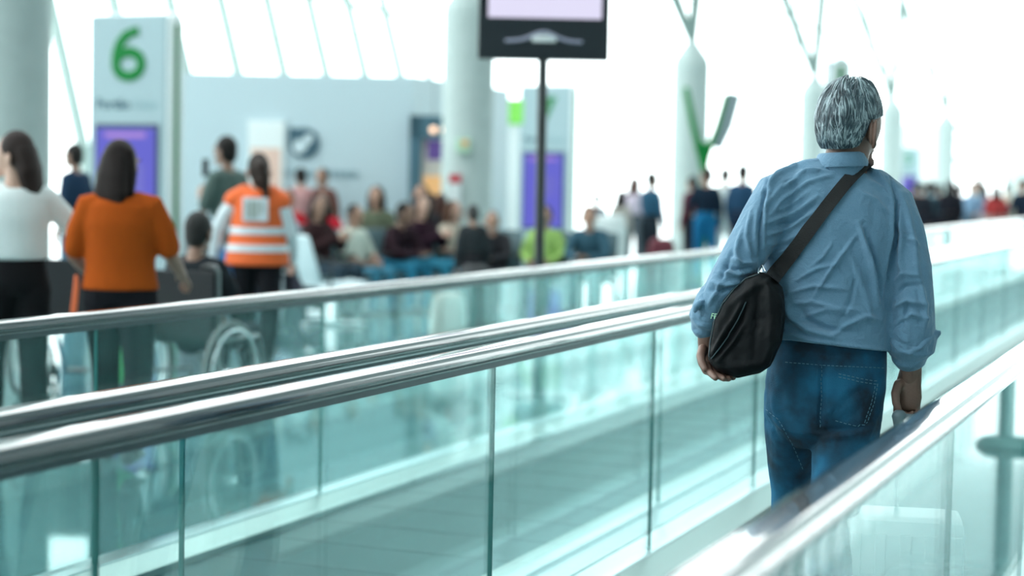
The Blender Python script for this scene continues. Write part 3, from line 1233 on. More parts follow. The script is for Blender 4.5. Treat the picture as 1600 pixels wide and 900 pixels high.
# left arm down to the bag's underside, right arm down to the suitcase handle
limb(bm, [(1250, 312, .11, 20), (1218, 316, .10, 22), (1168, 385, .055, 20), (1130, 440, .04, 19), (1112, 490, .08, 21), (1106, 530, .10, 17), (1104, 548, .11, 14)])
limb(bm, [(1370, 312, .11, 20), (1394, 322, .10, 22), (1414, 385, .07, 21), (1422, 455, .05, 21), (1425, 520, .07, 23), (1424, 565, .08, 18.5), (1421, 592, .09, 16)])
for s, spec in (('L', [(1250, 620, .13, 34), (1241, 690, .23, 22), (1239, 800, .31, 20), (1231, 900, .315, 20), (1217, 1060, .27, 20), (1213, 1085, .26, 20)]), ('R', [(1324, 630, .11, 36), (1316, 720, .065, 30), (1300, 820, .01, 26), (1292, 920, -.04, 25), (1284, 1060, -.08, 20), (1282, 1085, -.08, 20)])):
    limb(bm, spec)
body_a = solid(bm, .0075, 3)
# hands: right grips the handle's crossbar, left is spread under the bag
bm = BM()
limb(bm, [(1424, 575, .085, (17, 13)), (1420, 598, .09, (20, 13)), (1417, 618, .09, (24, 13)), (1416, 634, .09, (22, 11))], 16)
for i, (x0, dz) in enumerate(((1401, 0), (1411, 3), (1422, 3), (1432, 0))):
    limb(bm, [(x0 + 1, 624, .105, 6.5), (x0, 640 + dz, .115, 6), (x0 + 1, 652 + dz, .095, 5.8), (x0 + 2, 651 + dz, .07, 5.2), (x0 + 3, 643 + dz, .06, 4.6)], 10)
limb(bm, [(1404, 600, .075, 8), (1399, 615, .06, 7.5), (1400, 630, .05, 6.5), (1405, 643, .045, 5.5)], 10)
limb(bm, [(1105, 538, .105, (14, 12)), (1105, 552, .10, (16, 12)), (1109, 566, .09, (18, 11)), (1113, 576, .07, (17, 9))], 16)
for pts in ([(1104, 570, .05), (1108, 581, .02), (1114, 587, -.005), (1118, 591, -.02)], [(1110, 575, .06), (1118, 585, .03), (1126, 589, .0), (1131, 592, -.025)],
            [(1116, 577, .07), (1126, 587, .04), (1134, 591, .01), (1139, 592, -.015)], [(1122, 578, .08), (1133, 587, .06), (1141, 589, .035), (1146, 590, .01)]):
    limb(bm, [(*p, r) for p, r in zip(pts, (6.4, 6.0, 5.4, 4.6))], 10)
limb(bm, [(1098, 545, .08, 8), (1095, 556, .05, 7.5), (1097, 568, .03, 6.5), (1102, 577, .015, 5.5)], 10)
# ears with a rolled rim
RH = Matrix.Rotation(HYAW, 3, 'Z') @ Matrix.Rotation(-.05, 3, 'X')
for e in (-1, 1):
    er = RH @ Matrix.Rotation(e * .6, 3, 'Z')
    o_ = HC + RH @ V((.091 if e > 0 else -.074, -.014, -.028))
    ball(bm, o_, (.0065, .018, .030), 14, er)
    rim = []
    for k in range(15):
        a = -.9 + 4.3 * k / 14
        rim.append(o_ + er @ V((e * .004, -.020 * math.sin(a) , .033 * math.cos(a) * (1 if math.cos(a) > 0 else .9))))
    tube(bm, rim, [.0055] * 15, 8)
    ball(bm, o_ + er @ V((e * .001, .004, -.032)), (.006, .010, .010), 10, er)
body_b = solid(bm, .0032, 2, .4)
me = join(body_a, body_b)
me.materials.append(M_MSKIN)
man = link('person', me)
tag(man, 'grey-haired man in blue shirt and jeans seen from behind on the near walkway', 'person')


def fold_displace(me, folds, amp_noise=0.0, nscale=9.0, stretch=(1, 1, 1), facing=-.15, gain=1.0):
    """Press cloth folds into a mesh: each fold is a line over the cloth with width and height."""
    n = len(me.vertices)
    co = np.empty(n * 3)
    me.vertices.foreach_get('co', co)
    co = co.reshape(-1, 3)
    no = np.empty(n * 3)
    me.vertex_normals.foreach_get('vector', no)
    no = no.reshape(-1, 3)
    px, py, z = proj_np(co)
    view = co - np.array(EYE)
    view /= np.linalg.norm(view, axis=1)[:, None]
    face = np.clip((-(no * view).sum(1) - facing) / .35, 0, 1)
    disp = np.zeros(n)
    for line, wd, h in folds:
        h = h * gain
        wd = wd * .85
        best = np.full(n, 1e9)
        tt = np.zeros(n)
        L = len(line) - 1
        for i in range(L):
            a, b_ = np.array(line[i], float), np.array(line[i + 1], float)
            ab = b_ - a
            t = np.clip(((px - a[0]) * ab[0] + (py - a[1]) * ab[1]) / (ab @ ab), 0, 1)
            d = np.hypot(px - a[0] - t * ab[0], py - a[1] - t * ab[1])
            m = d < best
            best = np.where(m, d, best)
            tt = np.where(m, (i + t) / L, tt)
        taper = np.sqrt(np.clip(np.sin(np.pi * np.clip(tt, .03, .97)), 0, 1))
        disp += h * taper * np.exp(-(best / wd) ** 2)
    if amp_noise:
        c2 = co * nscale
        st = np.array(stretch)
        for i in range(n):
            v = c2[i] * st
            disp[i] += amp_noise * (noise.turbulence(V(v), 3, False, noise_basis='PERLIN_ORIGINAL') - .5)
    disp *= face * np.clip((.62 + no[:, 2]) / .3, 0, 1)
    co = co + no * disp[:, None]
    me.vertices.foreach_set('co', co.reshape(-1))
    me.update()


# shirt
M_SHIRT = bpy.data.materials.new('blue_chambray_shirt')
M_SHIRT.use_nodes = True
nt = M_SHIRT.node_tree
b = nt.nodes['Principled BSDF']
b.inputs['Roughness'].default_value = .8
b.inputs['Sheen Weight'].default_value = .25
tc = nt.nodes.new('ShaderNodeTexCoord')
n1 = nt.nodes.new('ShaderNodeTexNoise')
n1.inputs['Scale'].default_value = 420
mx = nt.nodes.new('ShaderNodeMix')
mx.data_type = 'RGBA'
mx.inputs['A'].default_value = (.108, .235, .36, 1)
mx.inputs['B'].default_value = (.18, .335, .475, 1)
n2 = nt.nodes.new('ShaderNodeTexNoise')
n2.inputs['Scale'].default_value = 28
n2.inputs['Detail'].default_value = 5
n2.inputs['Distortion'].default_value = 1.5
bp = nt.nodes.new('ShaderNodeBump')
bp.inputs['Strength'].default_value = .35
bp.inputs['Distance'].default_value = .012
for a_, b_ in ((tc.outputs['Object'], n1.inputs['Vector']), (tc.outputs['Object'], n2.inputs['Vector']), (n1.outputs['Fac'], mx.inputs['Factor']), (mx.outputs['Result'], b.inputs['Base Color']), (n2.outputs['Fac'], bp.inputs['Height']), (bp.outputs[0], b.inputs['Normal'])):
    nt.links.new(a_, b_)

bm = BM()
rings(bm, [(1199, 1391, 544, .12, .148), (1198, 1392, 520, .12, .146), (1193, 1396, 470, .12, .138), (1190, 1402, 400, .12, .132), (1192, 1406, 345, .12, .125), (1200, 1408, 312, .12, .112), (1222, 1398, 288, .115, .095), (1256, 1376, 270, .11, .078), (1282, 1358, 258, .105, .064)], 36, .9, cap=False)
limb(bm, [(1250, 285, .12, 30), (1214, 305, .10, 38), (1192, 345, .07, 37), (1165, 395, .05, 35), (1138, 440, .035, 32), (1119, 472, .05, 29), (1112, 486, .06, 27)], 22)
limb(bm, [(1368, 290, .12, 28), (1396, 318, .10, 34), (1412, 362, .08, 33), (1422, 420, .055, 34), (1424, 470, .045, 36), (1424, 515, .055, 38), (1423, 536, .06, 37)], 22)
sh = solid(bm, .0048, 4)
FOLDS = [
    # armhole seams
    ([(1202, 272), (1191, 315), (1188, 360), (1188, 412)], 3.0, -.006), ([(1209, 274), (1197, 315), (1194, 360), (1194, 410)], 4, .004),
    ([(1392, 274), (1402, 315), (1400, 367), (1391, 420), (1385, 480)], 3.5, -.007), ([(1386, 276), (1395, 315), (1393, 367), (1384, 420)], 4, .004),
    # yoke seam under the collar and folds fanning from the left shoulder
    ([(1255, 263), (1300, 262), (1345, 266)], 2.5, -.003),
    ([(1190, 300), (1215, 272), (1245, 258), (1285, 249)], 4, .006), ([(1193, 325), (1222, 292), (1260, 268), (1290, 262)], 4, .006),
    ([(1200, 340), (1225, 310), (1262, 285), (1300, 272)], 3.5, .004), ([(1205, 312), (1230, 284), (1262, 270)], 3, -.004),
    ([(1194, 350), (1240, 333), (1278, 306)], 4, .005), ([(1198, 368), (1235, 356), (1270, 330)], 3.5, .004), ([(1198, 384), (1230, 376), (1252, 364)], 3.5, .004),
    ([(1200, 398), (1222, 392), (1240, 388)], 4, .004), ([(1200, 360), (1240, 345), (1275, 318)], 3, -.004),
    # right shoulder and right half of the back
    ([(1352, 262), (1372, 272), (1386, 290)], 4, .006), ([(1358, 282), (1380, 296), (1394, 318)], 4, .004), ([(1345, 300), (1370, 312), (1392, 336)], 4, .003),
    ([(1342, 350), (1350, 378), (1359, 402), (1367, 440), (1373, 480)], 5, .009), ([(1350, 350), (1361, 385), (1372, 425), (1380, 468)], 5, -.006),
    ([(1326, 395), (1342, 430), (1356, 470), (1362, 510)], 6, .004),
    # creases around the strap and across the lower back
    ([(1268, 470), (1296, 425), (1338, 368)], 3.5, .005), ([(1240, 440), (1275, 420), (1310, 412)], 3.5, .004), ([(1232, 458), (1272, 447), (1320, 452)], 4, .005),
    ([(1234, 476), (1268, 472), (1306, 482), (1350, 486)], 4, .004), ([(1248, 498), (1290, 484), (1336, 492)], 4, .004), ([(1226, 470), (1238, 500), (1262, 522), (1310, 534)], 8, .010),
    ([(1250, 480), (1262, 502), (1290, 516), (1340, 520)], 6, -.006), ([(1300, 530), (1325, 508), (1352, 495), (1376, 500)], 5, .006), ([(1262, 420), (1288, 400), (1300, 380)], 3, .003),
    ([(1310, 505), (1330, 470), (1338, 430)], 4, -.003), ([(1212, 330), (1235, 320), (1262, 300)], 3, .003),
    ([(1218, 530), (1260, 541), (1320, 547), (1382, 548)], 5, .006),
    # left sleeve
    ([(1172, 330), (1166, 370), (1174, 405)], 4, .006), ([(1160, 355), (1150, 392), (1156, 425)], 5, .006), ([(1182, 330), (1180, 365), (1184, 395)], 3, .004), ([(1150, 385), (1132, 420), (1126, 452)], 5, -.005),
    ([(1182, 410), (1160, 412), (1138, 402)], 4, .006), ([(1178, 422), (1152, 430), (1124, 424)], 4, .006), ([(1160, 440), (1135, 446), (1110, 440)], 4, .006), ([(1140, 420), (1118, 458), (1108, 476)], 4, .005),
    ([(1172, 418), (1148, 421), (1128, 413)], 3, -.005), ([(1148, 448), (1124, 456), (1104, 452)], 4, -.005),
    # right sleeve
    ([(1408, 300), (1420, 340), (1430, 390), (1436, 440)], 6, .006), ([(1404, 330), (1409, 370), (1406, 410), (1412, 440)], 5, .006), ([(1400, 345), (1416, 372), (1436, 384)], 4, .005), ([(1396, 440), (1412, 428), (1434, 430)], 4, .005),
    ([(1396, 462), (1414, 446), (1440, 444)], 4, -.005), ([(1394, 480), (1416, 470), (1450, 476)], 5, .006), ([(1402, 505), (1424, 490), (1452, 500)], 5, .006), ([(1398, 520), (1412, 500), (1420, 470)], 5, -.005),
    ([(1440, 440), (1446, 480), (1444, 520)], 5, .006),
]
fold_displace(sh, FOLDS, .006, 11.0, (1, 1, .7), gain=2.2)
# the hem rides up towards the bag
for v in sh.vertices:
    qx, qy, _ = proj_np(np.array(v.co)[None])
    k = min(1.0, max(0.0, (float(qy[0]) - 495) / 45)) * min(1.0, max(0.0, (1385 - float(qx[0])) / 150)) * (1 if 1190 < qx[0] < 1400 else 0)
    v.co.z += .024 * k - .006 * (1 - k) * min(1.0, max(0.0, (float(qy[0]) - 495) / 45)) * (1 if 1190 < qx[0] < 1392 else 0)
sh.materials.append(M_SHIRT)
shirt = link('shirt', sh, man)

# collar: a standing band with a turned-down leaf
bm = BM()
NS = 40
prof = [(.000, -.036, .006), (.000, .010, .002), (.000, .026, .000), (.004, .029, .003), (.009, .024, .008), (.013, .000, .014), (.012, -.010, .015), (.006, -.006, .008)]
cc = H(1315, 255, .108)
ring_l = []
for k in range(NS):
    a = 2 * PI * k / NS
    ex, ey = .0585 * math.cos(a), .064 * math.sin(a)
    back = max(0, -math.sin(a))
    col = []
    for o_, z, r_ in prof:
        rr = 1 + r_ / .06
        lift = .012 * math.cos(a) * .3 - .016 * max(0, math.sin(a))
        col.append(bm.verts.new(cc + BX * (ex * rr) + BY * (ey * rr) + V((0, 0, z + lift))))
    ring_l.append(col)
for k in range(NS):
    a, b_ = ring_l[k], ring_l[(k + 1) % NS]
    for j in range(len(prof)):
        j2 = (j + 1) % len(prof)
        bm.faces.new((a[j], b_[j], b_[j2], a[j2]))
obj('collar', bm, M_SHIRT, shirt, True)

# rolled cuffs
for nm, spec, fl in (('rolled_cuff', [(1116, 468, .055, 29), (1111, 486, .07, 31.5), (1104, 500, .085, 30), (1102, 508, .09, 24)], [(1094, 474, .02, 7), (1088, 478, .02, 6), (1086, 486, .02, 4)]),
                     ('rolled_cuff', [(1424, 512, .055, 37), (1424, 528, .06, 41), (1422, 545, .065, 39), (1421, 553, .07, 30)], [(1446, 532, .04, 12), (1458, 525, .04, 9), (1467, 520, .04, 5)])):
    bm = BM()
    limb(bm, spec, 20)
    limb(bm, fl, 10)
    m_ = solid(bm, .0045, 2)
    if spec[0][0] > 1300:
        ff = [([(1388, 530), (1404, 548), (1432, 556)], 3.5, .007), ([(1392, 524), (1410, 538), (1440, 540)], 3, -.006), ([(1410, 556), (1436, 545), (1462, 524)], 3.5, .006), ([(1424, 540), (1444, 528), (1460, 515)], 3, -.006)]
    else:
        ff = [([(1090, 478), (1106, 490), (1120, 492)], 3, .006), ([(1088, 488), (1102, 502), (1114, 506)], 3, -.005), ([(1094, 470), (1110, 480), (1124, 480)], 3, -.005)]
    fold_displace(m_, ff, .005, 20)
    m_.materials.append(M_SHIRT)
    link(nm, m_, shirt)

# jeans
M_JEANS = bpy.data.materials.new('dark_blue_denim')
M_JEANS.use_nodes = True
nt = M_JEANS.node_tree
b = nt.nodes['Principled BSDF']
b.inputs['Roughness'].default_value = .85
tc = nt.nodes.new('ShaderNodeTexCoord')
n1 = nt.nodes.new('ShaderNodeTexNoise')
n1.inputs['Scale'].default_value = 7
n1.inputs['Detail'].default_value = 5
cr = nt.nodes.new('ShaderNodeValToRGB')
cr.color_ramp.elements[0].position = .38
cr.color_ramp.elements[0].color = (.006, .024, .045, 1)
cr.color_ramp.elements[1].position = .66
cr.color_ramp.elements[1].color = (.012, .15, .29, 1)
n2 = nt.nodes.new('ShaderNodeTexNoise')
n2.inputs['Scale'].default_value = 300
bp = nt.nodes.new('ShaderNodeBump')
bp.inputs['Strength'].default_value = .3
bp.inputs['Distance'].default_value = .004
for a_, b_ in ((tc.outputs['Object'], n1.inputs['Vector']), (n1.outputs['Fac'], cr.inputs[0]), (cr.outputs[0], b.inputs['Base Color']), (tc.outputs['Object'], n2.inputs['Vector']), (n2.outputs['Fac'], bp.inputs['Height']), (bp.outputs[0], b.inputs['Normal'])):
    nt.links.new(a_, b_)
bm = BM()
rings(bm, [(1200, 1378, 640, .12, .125), (1196, 1383, 605, .12, .130), (1201, 1385, 570, .12, .128), (1204, 1385, 538, .12, .128), (1208, 1384, 518, .12, .124)], 30)
limb(bm, [(1246, 620, .13, 54), (1240, 665, .19, 49), (1237, 720, .27, 41), (1240, 770, .30, 37), (1236, 850, .32, 36), (1226, 950, .31, 34), (1218, 1070, .27, 30), (1217, 1090, .27, 29)], 22)
limb(bm, [(1326, 630, .10, 56), (1322, 680, .08, 53), (1312, 740, .055, 45), (1302, 800, .02, 40), (1294, 900, -.03, 37), (1286, 1000, -.07, 34), (1284, 1085, -.08, 30)], 22)
je = solid(bm, .006, 4)
fold_displace(je, [
    ([(1283, 560), (1284, 620), (1280, 680)], 5, -.012), ([(1278, 560), (1277, 600)], 4, .004),
    ([(1272, 678), (1300, 672), (1336, 668), (1372, 655)], 5, -.010), ([(1272, 686), (1310, 682), (1350, 676)], 6, .008),
    ([(1290, 652), (1312, 622), (1332, 600)], 6, .007), ([(1300, 655), (1335, 632), (1372, 600)], 6, .006), ([(1296, 636), (1330, 614), (1365, 606)], 5, -.005),
    ([(1196, 642), (1214, 655), (1238, 690), (1256, 735)], 5, .009), ([(1192, 655), (1208, 670), (1228, 710), (1244, 760)], 5, -.008), ([(1205, 610), (1210, 640), (1220, 660)], 5, .005),
    ([(1226, 690), (1238, 730), (1240, 780)], 5, .006), ([(1352, 690), (1368, 660), (1378, 640)], 5, .006), ([(1290, 740), (1320, 720), (1350, 712)], 6, .004),
    ([(1214, 548), (1290, 553), (1384, 556)], 3, -.004)], .006, 8.0)
je.materials.append(M_JEANS)
jeans = link('jeans', je, man)


def bvh(o_list):
    vs, fs = [], []
    for o in o_list:
        k = len(vs)
        vs += [v.co.copy() for v in o.data.vertices]
        fs += [tuple(i + k for i in p.vertices) for p in o.data.polygons]
    return BVHTree.FromPolygons(vs, fs)


def drape(tree, px, py, lift=.002, default=None):
    d = ray(px, py).normalized()
    hit, nrm, _, _ = tree.ray_cast(EYE, d)
    if hit is None:
        return default, None
    if nrm.dot(d) > 0:
        nrm = -nrm
    return hit + nrm * lift, nrm


def dense(poly, step=4.0):
    out = []
    for a, b_ in zip(poly, poly[1:]):
        n = max(1, int(math.hypot(b_[0] - a[0], b_[1] - a[1]) / step))
        for i in range(n):
            out.append((a[0] + (b_[0] - a[0]) * i / n, a[1] + (b_[1] - a[1]) * i / n))
    out.append(poly[-1])
    return out


JT = bvh([jeans])
M_STITCH = mat('denim_stitch', (.10, .24, .34), .7)
# right back pocket: patch with stitched edge
px_poly = [(1300, 578), (1372, 592), (1368, 640), (1352, 668), (1318, 664), (1298, 650)]
bm = BM()
gw, gh = 14, 16
grid = []
for j in range(gh + 1):
    v = j / gh
    l = lerp((1308, 582, 0), (1300, 655, 0), v)
    r_ = lerp((1372, 594, 0), (1354, 668, 0), v)
    row = []
    for i in range(gw + 1):
        q = lerp(l, r_, i / gw)
        p_, _ = drape(JT, q.x, q.y, .0035)
        row.append(bm.verts.new(p_) if p_ else None)
    grid.append(row)
for j in range(gh):
    for i in range(gw):
        q = [grid[j][i], grid[j][i + 1], grid[j + 1][i + 1], grid[j + 1][i]]
        if all(q):
            bm.faces.new(q)
pk = obj('back_pocket', bm, M_JEANS, jeans, True)
bm = BM()
for line in ([(1310, 584), (1340, 591), (1371, 596)], [(1310, 589), (1340, 596), (1370, 601)], [(1369, 600), (1364, 630), (1351, 665)], [(1365, 604), (1360, 630), (1348, 662)], [(1350, 666), (1322, 662), (1302, 655)]):
    dl = dense(line, 3.2)
    for a, b_ in zip(dl[::2], dl[1::2]):
        p1, _ = drape(JT, *a, .005)
        p2, _ = drape(JT, *b_, .005)
        if p1 and p2:
            tube(bm, [p1, p2], [.0012] * 2, 6)
obj('pocket_stitching', bm, M_STITCH, jeans)
bm = BM()
for line in ([(1228, 566), (1290, 571), (1383, 575)], [(1283, 572), (1284, 620), (1281, 670)], [(1198, 640), (1216, 655), (1238, 692), (1255, 735)]):
    bm = BM()
    dl = dense(line, 3.2)
    for a, b_ in zip(dl[::2], dl[1::2]):
        p1, _ = drape(JT, *a, .002)
        p2, _ = drape(JT, *b_, .002)
        if p1 and p2:
            tube(bm, [p1, p2], [.0011] * 2, 6)
    obj('seam_stitching', bm, M_STITCH, jeans)
# shoes
bm = BM()
for (x, y, d) in ((1217, 1100, .27), (1284, 1100, -.08)):
    an = H(x, y, d)
    an.z = .075
    dd = BY
    h0 = V((an.x, an.y, .04))
    tube(bm, [h0 - dd * .05, h0 + dd * .04, h0 + dd * .13, h0 + dd * .19], [(.038, .040), (.044, .038), (.047, .030), (.036, .022)], 14, ref=BX)
    tube(bm, [an + V((0, 0, .05)), h0], [.045, .04], 14)
m_ = solid(bm, .006, 3)
m_.materials.append(mat('brown_shoe_leather', (.06, .035, .025), .4))
link('shoes', m_, man)

# hair: cropped grey shell with many overlapping locks
M_HAIR = bpy.data.materials.new('grey_streaked_hair')
M_HAIR.use_nodes = True
nt = M_HAIR.node_tree
b = nt.nodes['Principled BSDF']
b.inputs['Roughness'].default_value = .42
g_ = nt.nodes.new('ShaderNodeNewGeometry')
cr = nt.nodes.new('ShaderNodeValToRGB')
cr.color_ramp.elements[0].position = 0
cr.color_ramp.elements[0].color = (.028, .05, .065, 1)
e_ = cr.color_ramp.elements.new(.5)
e_.color = (.085, .13, .155, 1)
cr.color_ramp.elements[-1].position = 1
cr.color_ramp.elements[-1].color = (.44, .54, .58, 1)
tc = nt.nodes.new('ShaderNodeTexCoord')
nz = nt.nodes.new('ShaderNodeTexNoise')
nz.inputs['Scale'].default_value = 26
mr = nt.nodes.new('ShaderNodeMath')
mr.operation = 'MULTIPLY_ADD'
mr.inputs[1].default_value = 1.9
mr.inputs[2].default_value = -.95
ad = nt.nodes.new('ShaderNodeMath')
ad.operation = 'ADD'
nt.links.new(tc.outputs['Object'], nz.inputs['Vector'])
nt.links.new(nz.outputs['Fac'], mr.inputs[0])
nt.links.new(mr.outputs[0], ad.inputs[0])
nt.links.new(g_.outputs['Random Per Island'], ad.inputs[1])
nt.links.new(ad.outputs[0], cr.inputs[0])
nt.links.new(cr.outputs[0], b.inputs['Base Color'])
HR = Matrix.Rotation(HYAW, 3, 'Z') @ Matrix.Rotation(-.05, 3, 'X')
ER = .09


def hp(az, el, r=1.0):
    """Point on the skull: az from the back of the head, el upward."""
    ce = math.cos(el) ** (.55 if el < 0 else .85)
    x = math.sin(az) * ce
    y = -math.cos(az) * ce
    z = math.sin(el)
    r *= 1 - .035 * max(0, math.sin(-az + .2)) * max(0, math.sin(2 * el))
    # fuller crown, flatter back
    v = V((x * .080, y * (.096 if y < 0 else .094) - .006, z * (.112 if z > 0 else .094) + .012))
    return HC + HR @ (v * r)


def hairline(az):
    a = abs(az)
    if a < 1.12:
        return -.98 + .10 * a
    if a < 1.40:
        return -.87 + (a - 1.12) / .28 * .90
    return .03 + (a - 1.40) * .22


bm = BM()
b2 = BM()
bmesh.ops.create_uvsphere(b2, u_segments=36, v_segments=28, radius=1)
dead = []
for v in b2.verts:
    x, y, z = v.co
    az, el = math.atan2(x, -y), math.asin(max(-1, min(1, z)))
    v.co = hp(az, max(el, -.95), 1.0)
    lim = hairline(az) - .03
    if el < min(lim, .75):
        dead.append(v)
bmesh.ops.delete(b2, geom=dead, context='VERTS')
tmp = bpy.data.meshes.new('t')
b2.to_mesh(tmp)
b2.free()
bm.from_mesh(tmp)
rnd = random.Random(3)
crown = (0.25, 1.12)
for i in range(3600):
    az = rnd.uniform(-2.2, 2.2)
    el = math.asin(rnd.uniform(-.80, .995))
    lim = hairline(az)
    if el < lim + .12:
        continue
    # hair falls from the crown downward and a little to one side, in waves
    ln = rnd.uniform(.34, .72)
    side = rnd.uniform(-.06, .10) + .42 * noise.noise(V((az * 1.6, el * 1.6, 3.3)))
    ph = rnd.uniform(0, 6.3)
    pts, rad = [], []
    w0 = rnd.uniform(.0013, .0032)
    lift0 = 1.015 + .06 * max(0, noise.noise(V((az * 4.5, el * 2.5, 7.7))) + .3) + rnd.uniform(0, .025)
    wv_ = rnd.uniform(.02, .07)
    for k in range(6):
        t = k / 5
        e2 = el - ln * t
        a2 = az + side * t / max(.35, math.cos(e2)) + wv_ * math.sin(az * 7 + ph * .25 + t * 4.2)
        lo_ = hairline(a2) - .06
        lift = lift0 + .025 * math.sin(PI * t) + (.012 if t > .8 else 0)
        pts.append(hp(a2, max(e2, lo_), lift))
        rad.append((w0 * (1 - .8 * t ** 2.2) * (.5 + min(1, t * 3) * .5), w0 * .45 * (1 - .7 * t)))
    c_ = pts[0] - HC
    tg = (pts[1] - pts[0])
    rf = tg.cross(c_)
    if rf.length < 1e-7 or any((p1 - p0).length < 1e-5 for p0, p1 in zip(pts, pts[1:])):
        continue
    tube(bm, pts, rad, 6, ref=rf.normalized(), cap=False)
obj('hair', bm, M_HAIR, man, True)

# ------------------------------------------------------------------ messenger bag with strap
M_BAG = mat('black_nylon', (.0035, .005, .0065), .62, 0, .25, 40, spec=.2)
M_BAGT = mat('piping_crease_light', (.05, .09, .105), .45)
bag = thing('messenger_bag', 'black shoulder bag hanging at the man\'s left hip on a diagonal strap', 'bag', (0, 0, 0))
outl = [(1187, 424), (1206, 428), (1222, 448), (1228, 490), (1222, 535), (1204, 572), (1188, 583), (1152, 591), (1118, 578), (1106, 562), (1107, 535), (1113, 502), (1128, 472), (1148, 448), (1168, 430)]
bm = BM()
cx, cy = 1168, 515
layers = [(-.085, .80), (-.072, .93), (-.045, 1.0), (.02, 1.0), (.05, .93), (.062, .8)]
rl = []
for d, k in layers:
    rl.append([bm.verts.new(H(cx + (x - cx) * k, cy + (y - cy) * k, d + .018 - .03 * (x - cx) / 60)) for x, y in outl])
n = len(outl)
for a, b_ in zip(rl, rl[1:]):
    for k in range(n):
        bm.faces.new((a[k], a[(k + 1) % n], b_[(k + 1) % n], b_[k]))
bm.faces.new(rl[0][::-1])
bm.faces.new(rl[-1])
m_ = solid(bm, .0048, 5)
fold_displace(m_, [([(1108, 556), (1130, 522), (1150, 490), (1163, 468)], 4, .009), ([(1114, 562), (1138, 532), (1156, 502), (1166, 476)], 4.5, -.010), ([(1120, 564), (1146, 534), (1162, 506)], 4, .008),
                   ([(1140, 500), (1138, 520), (1128, 540)], 3, -.006), ([(1200, 440), (1205, 500), (1200, 560)], 8, .008), ([(1185, 445), (1182, 500), (1176, 560)], 7, -.006), ([(1150, 470), (1175, 450), (1195, 440)], 6, .006)], .006, 16)
m_.materials.append(M_BAG)
pouch = link('pouch', m_, bag)
BT = bvh([pouch])
bm = BM()
pl = []
for x, y in dense([(1186, 429), (1166, 436), (1148, 452), (1130, 475), (1117, 502), (1111, 535), (1109, 556)], 4):
    p_, _ = drape(BT, x, y, .002)
    if p_:
        pl.append(p_)
tube(bm, pl, [.0016] * len(pl), 8)
obj('piping', bm, M_BAGT, bag, True)
bm = BM()
pl = []
for x, y in dense([(1112, 560), (1134, 530), (1152, 500), (1165, 472)], 4):
    p_, _ = drape(BT, x, y, .0018)
    if p_:
        pl.append(p_)
tube(bm, pl, [.0016] * len(pl), 8)
obj('crease_highlight', bm, M_BAGT, bag, True)  # pale line laid on the pouch as the highlight of its diagonal crease
# small pale-green letters near the flap's edge
p_, nrm = drape(BT, 1117.5, 499, .003)
lt = lettering('FE.', .022, .0006, mat('bag_print', (.42, .75, .50), .6), bag, p_, name='print')
zax = (-ray(1117.5, 499)).normalized()
zax = (zax * .5 + nrm * .5).normalized()
yax = (V((0, 0, 1)) - zax * zax.z).normalized()
xax = yax.cross(zax)
lt.matrix_world = Matrix(((xax.x, yax.x, zax.x, p_.x), (xax.y, yax.y, zax.y, p_.y), (xax.z, yax.z, zax.z, p_.z), (0, 0, 0, 1)))
# strap over the back, the right shoulder and down the chest
ST = bvh([shirt, pouch])
c_line = dense([(1206, 437), (1220, 420), (1244, 388), (1272, 350), (1300, 313), (1322, 286), (1336, 270), (1340, 266)], 5)
ctr = []
for i, (x, y) in enumerate(c_line):
    t = i / (len(c_line) - 1)
    tn = V((c_line[min(i + 1, len(c_line) - 1)][0] - c_line[max(0, i - 1)][0], c_line[min(i + 1, len(c_line) - 1)][1] - c_line[max(0, i - 1)][1], 0)).normalized()
    hw = 12.0 - 2.0 * t
    row = []
    for s in (-1, -.5, 0, .5, 1):
        q_, _ = drape(ST, x - tn.y * hw * s, y + tn.x * hw * s, .006)
        row.append(q_)
    ctr.append(row)
ctr = [[q for q in r_] for r_ in ctr if all(r_)]
# smooth along the length so the webbing bridges the folds
for _ in range(6):
    ctr = [ctr[0]] + [[(ctr[i - 1][k] + ctr[i][k] * 2 + ctr[i + 1][k]) / 4 for k in range(5)] for i in range(1, len(ctr) - 1)] + [ctr[-1]]
toc = (EYE - H(1280, 380, 0)).normalized()
ctr = [[q + toc * .004 for q in r_] for r_ in ctr]
e = ctr[-1]
t0_ = H(1352, 254, .035) - H(1340, 266, 0)
drop = [t0_ * .5, t0_, t0_ + BY * .04 - V((0, 0, .012)), (BY * .125 + V((0, 0, -.03))), (BY * .16 + V((0, 0, -.10)) - BX * .02), (BY * .175 + V((0, 0, -.2)) - BX * .06)]
ctr += [[q + d_ for q in e] for d_ in drop]
bm = BM()
top_ = [[bm.verts.new(q) for q in r_] for r_ in ctr]
bot_ = [[bm.verts.new(q - toc * .0035) for q in r_] for r_ in ctr]
for i in range(len(ctr) - 1):
    for k in range(4):
        bm.faces.new((top_[i][k], top_[i][k + 1], top_[i + 1][k + 1], top_[i + 1][k]))
        bm.faces.new((bot_[i][k], bot_[i + 1][k], bot_[i + 1][k + 1], bot_[i][k + 1]))
    bm.faces.new((top_[i][0], top_[i + 1][0], bot_[i + 1][0], bot_[i][0]))
    bm.faces.new((top_[i][4], bot_[i][4], bot_[i + 1][4], top_[i + 1][4]))
obj('strap', bm, mat('black_webbing', (.011, .011, .012), .75, 0, .3, 300), bag, True)
bm = BM()
p0, p1 = H(1196, 428, -.085), H(1210, 440, -.09)
tube(bm, [H(1186, 432, -.04), H(1184, 420, -.02), H(1190, 414, 0.0), H(1196, 424, -.02)], [.0028] * 4, 8)
obj('ring', bm, M_CHROME, bag, True)

